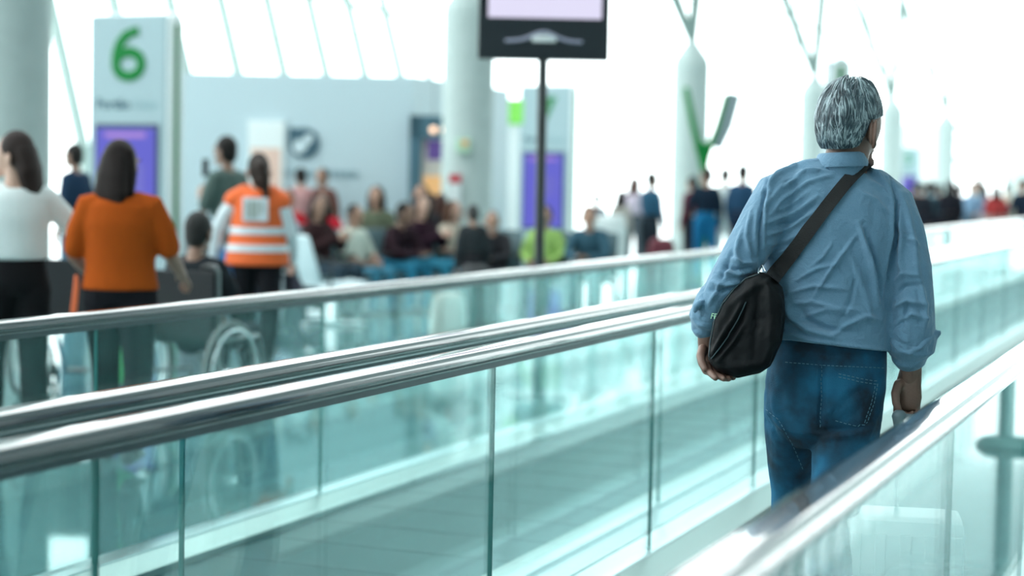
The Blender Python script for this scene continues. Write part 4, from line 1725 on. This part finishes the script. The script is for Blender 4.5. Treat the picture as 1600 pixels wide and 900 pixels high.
# ------------------------------------------------------------------ suitcase at his right hand
sc0 = ground(1412, T0 + .045)
scs = thing('suitcase', 'pale hard-shell suitcase with raised handle at the man\'s right hand', 'suitcase', (sc0.x, sc0.y, 0.02), MAN_A)
bpy.context.view_layer.update()
si = scs.matrix_world.inverted()
hz = (si @ H(1410, 648, .10)).z
M_SHELL = mat('pale_suitcase_shell', (.78, .85, .85), .35, 0, .02, 30)
bm = BM()
box(bm, -.20, .14, -.09, .15, .05, .56, .045)
for k in range(5):
    x = -.16 + .065 * k
    box(bm, x, x + .03, -.096, -.085, .09, .52, .004)
obj('shell', bm, M_SHELL, scs)
gx0 = (si @ H(1404, 650, .08)).x
for x in (gx0 - .0, gx0 + .135):
    bm = BM()
    cyl(bm, (x, .03, .55), (x, .03, hz - .02), .006, 12)
    obj('handle_tube', bm, M_CHROME, scs, True)
bm = BM()
grip_m = mat('grip_grey', (.16, .22, .25), .35)
tube(bm, [(gx0, .03, hz - .045), (gx0, .03, hz - .01), (gx0 + .0, .03, hz + .004)], [.011, .0165, .020], 14)
tube(bm, [(gx0 + .135, .03, hz - .045), (gx0 + .135, .03, hz)], [.0095, .015], 14)
tube(bm, [(gx0, .03, hz + .002), (gx0 + .135, .03, hz + .002)], [(.012, .010)] * 2, 14)
obj('handle_grip', bm, grip_m, scs, True)
for x in (-.17, .11):
    for y in (-.06, .12):
        bm = BM()
        cyl(bm, (x - .012, y, .025), (x + .012, y, .025), .025, 16)
        obj('wheel', bm, M_BLACK, scs, True)

# ------------------------------------------------------------------ people near the far walkway
FLOOR = 0.0


def who(label, px, t, off=0.0, z=0.0, **kw):
    """off: turn away from facing straight off the camera (negative = to the right)."""
    p = ground(px, t)
    return person(label, (p.x, p.y, z), heading(px) + off, **kw)


who('woman in white shirt and black skirt at the left edge, long dark hair', 22, 9.2, .15, h=1.66, pose='reach', top=(.86, .95, .95), pants=(.014, .014, .016), hair='wavy', hairc=(.03, .018, .016),
    skinc=2, sleeve=.72, build=1.04, vox=.013, hem=.12, mod=(('elR', (.32, .04, 1.16)), ('wrR', (.44, .18, 1.0)), ('hy', .9)))
who('woman in orange t-shirt with dark shoulder-length hair pushing a wheelchair', 186, 9.0, -.18, h=1.62, pose='push', top=(.44, .080, .009), pants=(.014, .014, .018), hair='long', hairc=(.016, .009, .008),
    skinc=1, sleeve=.42, build=1.14, vox=.013, hem=-.03, mod=(('hy', -.55), ('wrR', (.27, .28, .98)), ('elR', (.235, .03, 1.10))))
hv = who('woman in orange high-visibility vest over white shirt walking away', 400, 12.9, -.12, h=1.62, pose='walk', top=(.72, .80, .84), pants=(.016, .016, .02), hair='pony', hairc=(.03, .018, .014),
         skinc=2, sleeve=1.0, build=1.06, vox=.013, hem=.1, mod=(('hy', .1), ('elL', (-.29, .0, 1.12)), ('wrL', (-.33, .06, .88)), ('curl', .5)))
# vest: orange shell, two reflective bands, a pale back panel
J = PC[[k for k in PC if k[0] == 'walk' and k[1] == 1.0 and k[4] == 1.06][0]][1]
M_VEST = mat('vest_orange', (.90, .15, .028), .7, 0, .15, 60)
bm = BM()
tube(bm, [(0, 0, .86), (0, 0, .95), (0, 0, 1.08), (0, -.005, 1.22), (0, -.01, 1.32), (0, -.01, 1.40), (0, -.01, 1.43)], [(.245, .175), (.235, .168), (.212, .150), (.196, .142), (.185, .132), (.14, .105), (.08, .08)], 24, cap=False)
for s in 'LR':
    tube(bm, [lerp(J['neck'], J['sh' + s], .5), J['sh' + s] - V((0, 0, .01))], [.078, .078], 14)
vm = solid(bm, .011, 3)
vm.materials.append(M_VEST)
vest = link('vest', vm, hv)
M_REFL = mat('reflective_band', (.72, .78, .82), .35)
for z, a_, b_ in ((1.12, .2105, .1525), (.99, .236, .168)):
    bm = BM()
    tube(bm, [(0, 0, z - .027), (0, 0, z + .027)], [(a_ + .006, b_ + .004), (a_ - .002, b_ + .000)], 28, cap=False)
    obj('reflective_band', bm, M_REFL, vest, True)
bm = BM()
box(bm, -.095, .095, -.165, -.15, 1.19, 1.37, .006)
bp_ = obj('back_panel', bm, M_REFL, vest)
bm = BM()
for (x0, x1, z0, z1) in ((-.07, -.045, 1.22, 1.34), (-.035, .02, 1.215, 1.345), (.035, .06, 1.25, 1.34)):
    box(bm, x0, x1, -.169, -.164, z0, z1)
obj('panel_print', bm, mat('print_dim', (.42, .48, .45), .6), bp_)
# cobalt cloth hanging at her side
bm = BM()
tube(bm, [(-.21, .03, .90), (-.22, .03, .80), (-.19, .03, .66)], [(.05, .05), (.06, .05), (.045, .035)], 12, ref=(1, 0, 0))
cb = obj('tote_bag', bm, mat('cobalt_cloth', (.02, .20, .52), .8), None, True)
cb.matrix_world = Matrix.Translation(hv.location) @ Matrix.Rotation(hv.rotation_euler.z, 4, 'Z')
tag(cb, 'small cobalt blue bag hanging at the high-visibility woman\'s left hip', 'bag')

who('man in dark navy polo in profile between the left column and gate sign', 116, 18.6, .95, h=1.76, pose='stand', top=(.015, .035, .07), pants=(.05, .14, .22), sleeve=.4, skinc=1, vox=.016)
who('bearded man in grey-green t-shirt in profile looking at a phone', 352, 15.6, .85, h=1.80, pose='phone', top=(.09, .13, .12), pants=(.30, .40, .46), sleeve=.4, skinc=1, vox=.016)
ph = thing('phone', 'dark phone held up by the man in grey-green t-shirt', 'phone', at(321, 262, 15.42), heading(352) + .85)
bm = BM()
box(bm, -.037, .037, -.005, .005, -.075, .075, .004)
obj('case', bm, M_BLACK, ph)
bm = BM()
box(bm, -.033, .033, -.0065, -.0048, -.068, .068)
obj('display', bm, mat('phone_glass', (.02, .03, .04), .1), ph)

# ------------------------------------------------------------------ wheelchairs
M_TYRE = mat('tyre_grey', (.20, .21, .21), .6)
M_SEATCLOTH = mat('wheelchair_nylon', (.015, .018, .022), .7, 0, .2, 60)


def ring(bm, c, r, t, axis='x', seg=40, s2=10):
    for i in range(seg):
        pass
    pts = []
    rr = []
    for i in range(seg):
        a = 2 * PI * i / seg
        cc_ = V((0, math.cos(a), math.sin(a)))
        row = []
        for j in range(s2):
            b_ = 2 * PI * j / s2
            row.append(bm.verts.new(V(c) + cc_ * (r + t * math.cos(b_)) + V((1, 0, 0)) * t * math.sin(b_)))
        rr.append(row)
    for i in range(seg):
        a, b_ = rr[i], rr[(i + 1) % seg]
        for j in range(s2):
            bm.faces.new((a[j], a[(j + 1) % s2], b_[(j + 1) % s2], b_[j]))


def wheelchair(label, loc, rz, frame):
    r = thing('wheelchair', label, 'wheelchair', loc, rz)
    fm = mat('wheelchair_frame', frame, .3, .6)
    for s in (-1, 1):
        x = s * .29
        bm = BM()
        ring(bm, (x, 0, .31), .29, .019)
        wh = obj('wheel', bm, M_TYRE, r, True)
        bm = BM()
        ring(bm, (x + s * .03, 0, .31), .255, .009)
        obj('push_rim', bm, M_CHROME, wh, True)
        bm = BM()
        for k in range(12):
            a = 2 * PI * k / 12
            cyl(bm, (x, 0, .31), (x, .285 * math.cos(a), .31 + .285 * math.sin(a)), .0022, 5)
        cyl(bm, (x - .03, 0, .31), (x + .03, 0, .31), .025, 14)
        obj('spokes', bm, M_CHROME, wh)
        bm = BM()
        ring(bm, (s * .22, .42, .09), .075, .014, seg=24)
        cyl(bm, (s * .22, .42, .09), (s * .22, .40, .26), .012)
        obj('caster', bm, M_BLACK, r, True)
        bm = BM()
        tube(bm, [(s * .23, -.20, .93), (s * .23, -.08, .93), (s * .23, -.05, .90), (s * .23, -.03, .5), (s * .23, -.02, .30)], [.012] * 5, 10)
        tube(bm, [(s * .23, -.03, .50), (s * .23, .42, .50), (s * .23, .46, .42), (s * .20, .60, .12)], [.012] * 4, 10)
        tube(bm, [(s * .23, -.02, .30), (s * .23, .42, .28)], [.011] * 2, 10)
        obj('side_frame', bm, fm, r, True)
        bm = BM()
        tube(bm, [(s * .23, -.21, .93), (s * .23, -.11, .93)], [.017] * 2, 12)
        obj('push_grip', bm, M_BLACK, r, True)
        bm = BM()
        box(bm, s * .23 - .03, s * .23 + .03, .05, .32, .70, .735, .01)
        cyl(bm, (s * .23, .18, .50), (s * .23, .18, .70), .009)
        obj('armrest', bm, M_BLACK, r)
        bm = BM()
        box(bm, s * .12 - .07, s * .12 + .07, .56, .70, .10, .12, .005)
        obj('footrest', bm, M_BLACK, r)
    bm = BM()
    box(bm, -.215, .215, -.02, .42, .47, .515, .015)
    obj('seat', bm, M_SEATCLOTH, r)
    bm = BM()
    box(bm, -.215, .215, -.075, -.03, .50, .90, .015)
    obj('backrest', bm, M_SEATCLOTH, r)
    return r


wp = ground(292, 10.5)
WZ = heading(292) - .55
wheelchair('wheelchair with large pale-rimmed wheel in front of the orange-shirted woman', (wp.x, wp.y, 0), WZ, (.25, .27, .28))
person('dark-clothed passenger sitting in the wheelchair before the orange-shirted woman', (wp.x - math.sin(WZ) * .14, wp.y + math.cos(WZ) * .14, .03), WZ, h=1.62, pose='sit', top=(.02, .025, .03), pants=(.03, .03, .04), hair='short', hairc=(.03, .03, .03), skinc=1, vox=.016)
gb = thing('shopping_bag', 'bright green bag under the orange-shirted woman\'s wheelchair handle', 'bag', (wp.x - .27, wp.y - .30, 0.30), WZ)
bm = BM()
tube(bm, [(0, 0, 0), (0, 0, .12), (0, 0, .26)], [(.12, .06), (.13, .065), (.11, .03)], 14, ref=(1, 0, 0))
obj('bag_body', bm, mat('bag_green', (.10, .50, .18), .6, 0, .3, 20), gb, True)
for s in (-.012, .012):
    bm = BM()
    tube(bm, [(-.06, s, .26), (-.05, s, .40), (0, s, .60), (.05, s, .40), (.06, s, .26)], [.006] * 5, 8)
    obj('bag_handle', bm, mat('bag_green', (.10, .50, .18), .6), gb, True)
wp2 = ground(104, 11.6)
wheelchair('empty black wheelchair between the white-shirted and the orange-shirted woman', (wp2.x, wp2.y, 0), heading(104) - .3, (.05, .12, .22))
os_ = thing('luggage_strap', 'short orange strap hanging left of the orange-shirted woman\'s hip', 'strap', at(119, 462, 8.9))
bm = BM()
tube(bm, [(0, 0, .10), (.0, 0, .04), (-.012, 0, -.06), (-.02, 0, -.11)], [(.012, .005), (.018, .006), (.02, .006), (.016, .005)], 10, ref=(1, 0, 0))
obj('webbing', bm, mat('strap_orange', (.65, .12, .03), .6), os_, True)

# grey padded bag leaning behind the wheelchair
def bagthing(name, label, cat, px, t, wd, dp, ht, col, rz=0.0, lean=0.0, handle=True):
    p = ground(px, t)
    r = thing(name, label, cat, p, heading(px) + rz)
    bm = BM()
    tube(bm, [(0, 0, .05), (0, lean * .3, ht * .5), (0, lean, ht - .04)], [(wd / 2, dp / 2), (wd / 2, dp / 2), (wd * .42, dp * .42)], 20, ref=(1, 0, 0), sq=.55)
    obj('bag_body', bm, mat('luggage_cloth', col, .7, 0, .15, 40), r, True)
    if handle:
        bm = BM()
        tube(bm, [(-wd * .2, lean, ht - .03), (-wd * .2, lean, ht + .05), (wd * .2, lean, ht + .05), (wd * .2, lean, ht - .03)], [.012] * 4, 8)
        obj('bag_handle', bm, M_BLACK, r, True)
    for s in (-1, 1):
        bm = BM()
        cyl(bm, (s * wd * .35 - .015, 0, .03), (s * wd * .35 + .015, 0, .03), .03, 14)
        obj('wheel', bm, M_BLACK, r, True)
    return r


bagthing('suitcase', 'tall dark upright suitcase between gate sign and high-visibility woman', 'suitcase', 322, 14.6, .42, .26, 1.0, (.05, .08, .09), .3)
bagthing('suitcase', 'slate-grey tilted suitcase right beside the wheelchair', 'suitcase', 318, 12.4, .36, .20, .82, (.16, .21, .24), -.3, .12)

# ------------------------------------------------------------------ waiting area: benches and seated people
M_BENCH = mat('bench_shell_slate', (.06, .12, .14), .45)
M_BENCHP = mat('bench_shell_pale', (.50, .64, .68), .4)


def bench(label, px, t, n, rz, m):
    p = ground(px, t)
    r = thing('waiting_bench', label, 'bench', p, heading(px) + rz)
    for i in range(n):
        x = (i - (n - 1) / 2) * .56
        bm = BM()
        tube(bm, [(x, -.05, .41), (x, .2, .40), (x, .44, .425)], [(.25, .022)] * 3, 14, ref=(1, 0, 0), sq=.6)
        obj('seat', bm, m, r, True)
        bm = BM()
        tube(bm, [(x, -.06, .44), (x, -.13, .66), (x, -.20, .88)], [(.25, .02)] * 3, 14, ref=(1, 0, 0), sq=.6)
        obj('backrest', bm, m, r, True)
    bm = BM()
    box(bm, -n * .28, n * .28, .14, .22, .33, .38, .006)
    obj('beam', bm, M_STEEL, r)
    for s in (-1, 1):
        bm = BM()
        x = s * (n * .28 - .3)
        tube(bm, [(x, .18, .34), (x, .18, .05), (x, .18, .02)], [.025, .025, .03], 10)
        tube(bm, [(x, -.12, .02), (x, .48, .02)], [.02] * 2, 10)
        obj('leg', bm, M_STEEL, r, True)
    for k in range(n + 1):
        bm = BM()
        x = (k - n / 2) * .56
        tube(bm, [(x, .02, .40), (x, .02, .60), (x, .06, .63), (x, .32, .63)], [.014] * 4, 8)
        obj('armrest', bm, M_BLACK, r, True)
    return r


SEATED = []
SD = 0


def seated(label, px, t, off, **kw):
    """A seat under everybody: a single-seat shell placed at the person's hips."""
    p = ground(px, t)
    a = heading(px) + off
    o = who(label, px, t, off, z=0.0, **kw)
    return o


G_ = 'seated passengers of the waiting area'
bench('front slate bench row whose backs show between vest and column', 602, 20.0, 5, -2.3, M_BENCH)
bench('pale-backed bench tilted to the left of the seated crowd', 494, 17.6, 1, -1.15, M_BENCHP)
bench('slate bench right of the middle column under the violet screen', 850, 20.4, 3, 2.9, M_BENCH)
bench('slate bench row at the back of the seated crowd before the shop wall', 552, 22.4, 4, 2.95, M_BENCH)
bench('slate bench seen between the vest and the pale-backed seat', 470, 21.2, 2, 2.8, M_BENCH)


def on_bench(bx, bt, n, brz, i):
    p = ground(bx, bt)
    a = heading(bx) + brz
    x = -(i - (n - 1) / 2) * .56
    return V((p.x + math.cos(a) * x - math.sin(a) * .06, p.y + math.sin(a) * x + math.cos(a) * .06, 0)), a


def sit_at(label, b, i, dz=-.02, **kw):
    p, a = on_bench(*b, i)
    p.z = dz
    return person(label, p, a, group=None, vox=.018, **kw)


B1 = (602, 20.0, 5, -2.3)
B2 = (850, 20.4, 3, 2.9)
B3 = (552, 22.4, 4, 2.95)
B5 = (470, 21.2, 2, 2.8)
sit_at('long-haired passenger in maroon-black top, leftmost on the front bench row', B1, 0, pose='sit_phone', top=(.035, .016, .018), pants=(.03, .05, .07), hair='long', h=1.72, skinc=1)
sit_at('passenger in white top with light trousers, second on the front bench row', B1, 1, pose='sit', top=(.62, .68, .60), pants=(.06, .22, .32), hair='short', h=1.6, sleeve=.5)
sit_at('passenger in plum-black jacket leaning forward over blue jeans, middle of the front bench', B1, 2, pose='sit_lean', top=(.028, .014, .020), pants=(.03, .20, .32), hair='short', h=1.72, skinc=1)
sit_at('woman in dark plum top with blue jeans, fourth on the front bench row', B1, 3, pose='sit_phone', top=(.03, .012, .022), pants=(.04, .24, .36), hair='long', hairc=(.03, .015, .012), h=1.74, skinc=2)
sit_at('passenger in pale sleeveless beige top at the right end of the front bench', B1, 4, pose='sit', top=(.50, .46, .38), pants=(.05, .20, .30), hair='long', hairc=(.08, .035, .02), h=1.66, sleeve=.3, skinc=2)
sit_at('passenger in red top at the left end of the back bench row', B3, 0, pose='sit', top=(.38, .012, .02), pants=(.03, .03, .04), hair='short', h=1.78)
sit_at('passenger in white shirt with pink collar, second on the back bench row', B3, 1, pose='sit_lean', top=(.70, .72, .70), pants=(.03, .03, .05), hair='short', hairc=(.3, .06, .05), h=1.72)
sit_at('dark-haired passenger in olive top, third on the back bench row', B3, 2, pose='sit', top=(.10, .12, .08), pants=(.05, .07, .10), hair='long', h=1.86)
sit_at('passenger in black jacket, fourth on the back bench row', B3, 3, pose='sit', top=(.02, .02, .025), pants=(.03, .05, .08), hair='short', h=1.9)
sit_at('passenger in slate-blue jacket at the right end of the right bench', B2, 2, pose='sit_lean', top=(.04, .10, .14), pants=(.03, .05, .08), hair='short', h=1.72)
sit_at('passenger with white and navy top between vest and pale seat', B5, 0, pose='sit', top=(.45, .55, .68), pants=(.03, .05, .09), hair='short', h=1.72)
sit_at('passenger in crimson t-shirt just left of the pale-backed seat', B5, 1, pose='sit', top=(.42, .015, .03), pants=(.05, .05, .07), hair='long', h=1.74, sleeve=.4)
sit_at('masked passenger in black with grey hair, left end of the right bench', B2, 0, pose='sit_lean', top=(.03, .03, .035), pants=(.02, .02, .025), hair='short', hairc=(.12, .12, .12), h=1.6)
sit_at('passenger in lime green top, second on the right bench', B2, 1, pose='sit', top=(.30, .48, .14), pants=(.04, .05, .06), hair='short', h=1.62)
# standing behind the seats
who('small standing passenger in pink top with dark hair beside the vest', 468, 23.5, .3, h=1.58, top=(.55, .30, .30), pants=(.05, .05, .06))
who('standing passenger in brown top with dark hair behind the red-shirted sitter', 502, 23.5, 2.6, h=1.58, top=(.14, .06, .05), pants=(.05, .05, .06))
who('woman in pale blouse and brown skirt standing left of the middle column', 668, 21.4, .6, h=1.30, top=(.52, .50, .42), pants=(.16, .10, .07), hair='long', skinc=2, sleeve=.4, pose='turn')
who('passenger in black vest with bare arms standing against the middle column', 686, 21.0, .2, h=1.30, top=(.03, .03, .035), pants=(.20, .11, .07), hair='long', hairc=(.05, .02, .015), sleeve=0.15, skinc=2)
bagthing('backpack', 'dark backpack with white patch on the floor at the column\'s right foot', 'backpack', 742, 16.6, .40, .26, .62, (.02, .025, .03), .2)
bagthing('backpack', 'pale grey bag on the floor at the middle column\'s foot', 'backpack', 700, 16.0, .34, .24, .42, (.45, .46, .42), -.1)
who('crouched-height child in dark jacket before the right side of the middle column', 736, 17.6, .4, h=1.22, top=(.035, .04, .045), pants=(.03, .03, .035), hair='short', hairc=(.06, .06, .06))

# ------------------------------------------------------------------ group left of and behind the pointed column
wb = thing('lounge_seat', 'white padded lounge seat left of the pointed column', 'seat', ground(942, 22.5), heading(942) + .1)
bm = BM()
tube(bm, [(-.28, 0, .42), (.28, 0, .42)], [(.24, .09)] * 2, 14, ref=(0, 1, 0), sq=.6)
obj('seat', bm, M_WHITE, wb, True)
bm = BM()
tube(bm, [(-.20, -.24, .74), (.20, -.24, .74)], [(.06, .33)] * 2, 14, ref=(0, 1, 0), sq=.6)
obj('backrest', bm, M_WHITE, wb, True)
for s in (-1, 1):
    for y in (-.2, .18):
        bm = BM()
        cyl(bm, (s * .3, y, 0), (s * .3, y, .36), .02)
        obj('leg', bm, M_STEEL, wb, True)
who('passenger in navy top sitting low behind the white lounge seat', 930, 27.5, .4, h=1.30, top=(.03, .07, .11), pants=(.03, .05, .07))
who('dark-haired passenger in cream jacket left of the pointed column', 968, 27, -.6, h=1.36, top=(.45, .42, .38), pants=(.03, .06, .08), hair='long', skinc=2)
who('passenger in pale lilac top standing left of the blue-jacketed man', 988, 29.5, -.4, h=1.58, top=(.60, .52, .62), pants=(.10, .12, .14), hair='long', hairc=(.10, .05, .04), skinc=2)
who('man in steel-blue jacket leaning at the pointed column\'s left side', 1014, 26.6, -.9, h=1.64, pose='phone', top=(.03, .10, .17), pants=(.02, .03, .04))
bagthing('suitcase', 'dark suitcase with red top standing at the pointed column\'s foot', 'suitcase', 1032, 26.0, .44, .28, .62, (.14, .02, .035), .2)
who('passenger in dark maroon top right of the pointed column', 1079, 29.5, .8, h=1.60, top=(.12, .02, .03), pants=(.02, .02, .03))
who('man in black-navy sweater and bright blue jeans with his back turned', 1100, 27.4, .1, h=1.72, top=(.012, .025, .045), pants=(.015, .17, .36), pose='turn')
who('passenger in white shirt and white trousers between two navy jackets', 1129, 28.2, -.3, h=1.74, top=(.72, .80, .80), pants=(.62, .72, .72))
who('man in navy jacket half hidden by the grey-haired man\'s left shoulder', 1156, 27.0, -.5, h=1.78, top=(.02, .06, .12), pants=(.015, .03, .06), skinc=0)

# ------------------------------------------------------------------ crowd right of the man
RC = [
    ('person in black coat just right of the grey-haired man\'s shoulder', 1436, 36, 1.60, (.02, .022, .03), (.02, .02, .03), 'short', 0),
    ('person in grey-blue top beside the black coat, right of the man', 1449, 38, 1.66, (.26, .36, .40), (.03, .03, .05), 'long', 2),
    ('person in dark slate jacket below the far doorway\'s left post', 1464, 37, 1.58, (.03, .06, .08), (.02, .02, .03), 'short', 1),
    ('dark-haired woman in black dress in front of the far doorway frame', 1482, 36, 1.66, (.015, .015, .022), (.015, .015, .02), 'long', 2),
    ('person in charcoal jacket right of the woman in black dress', 1496, 38, 1.58, (.04, .04, .055), (.02, .02, .03), 'short', 0),
    ('person in light blue shirt at the middle of the right crowd', 1517, 36.5, 1.62, (.22, .36, .52), (.10, .16, .22), 'short', 2),
    ('person in pale pink top right of the light blue shirt', 1533, 37.5, 1.60, (.72, .58, .56), (.55, .45, .45), 'long', 2),
    ('person in red top right of the far doorway', 1553, 36, 1.58, (.42, .05, .05), (.30, .20, .18), 'long', 1),
    ('person in cream top beside the red top in the right crowd', 1570, 37.5, 1.62, (.66, .62, .52), (.50, .48, .42), 'short', 2),
    ('person in navy jacket at the right edge of the photo', 1594, 35, 1.70, (.015, .025, .045), (.02, .02, .03), 'short', 0),
    ('tall person in white behind the pink and light blue tops', 1526, 44, 1.80, (.70, .74, .72), (.5, .55, .55), 'short', 0),
    ('person in grey-brown jacket behind the black coat, right of the man', 1425, 42, 1.62, (.12, .10, .09), (.04, .04, .05), 'short', 1),
]
for i, (lb, px, t, h, top, pn, hr, sk) in enumerate(RC):
    who(lb, px, t, (.2, -.4, .5, .1, -.2, 2.8, .3)[i % 7], h=h, top=top, pants=pn, hair=hr, skinc=sk, pose=('stand', 'turn', 'stand', 'phone')[i % 4])
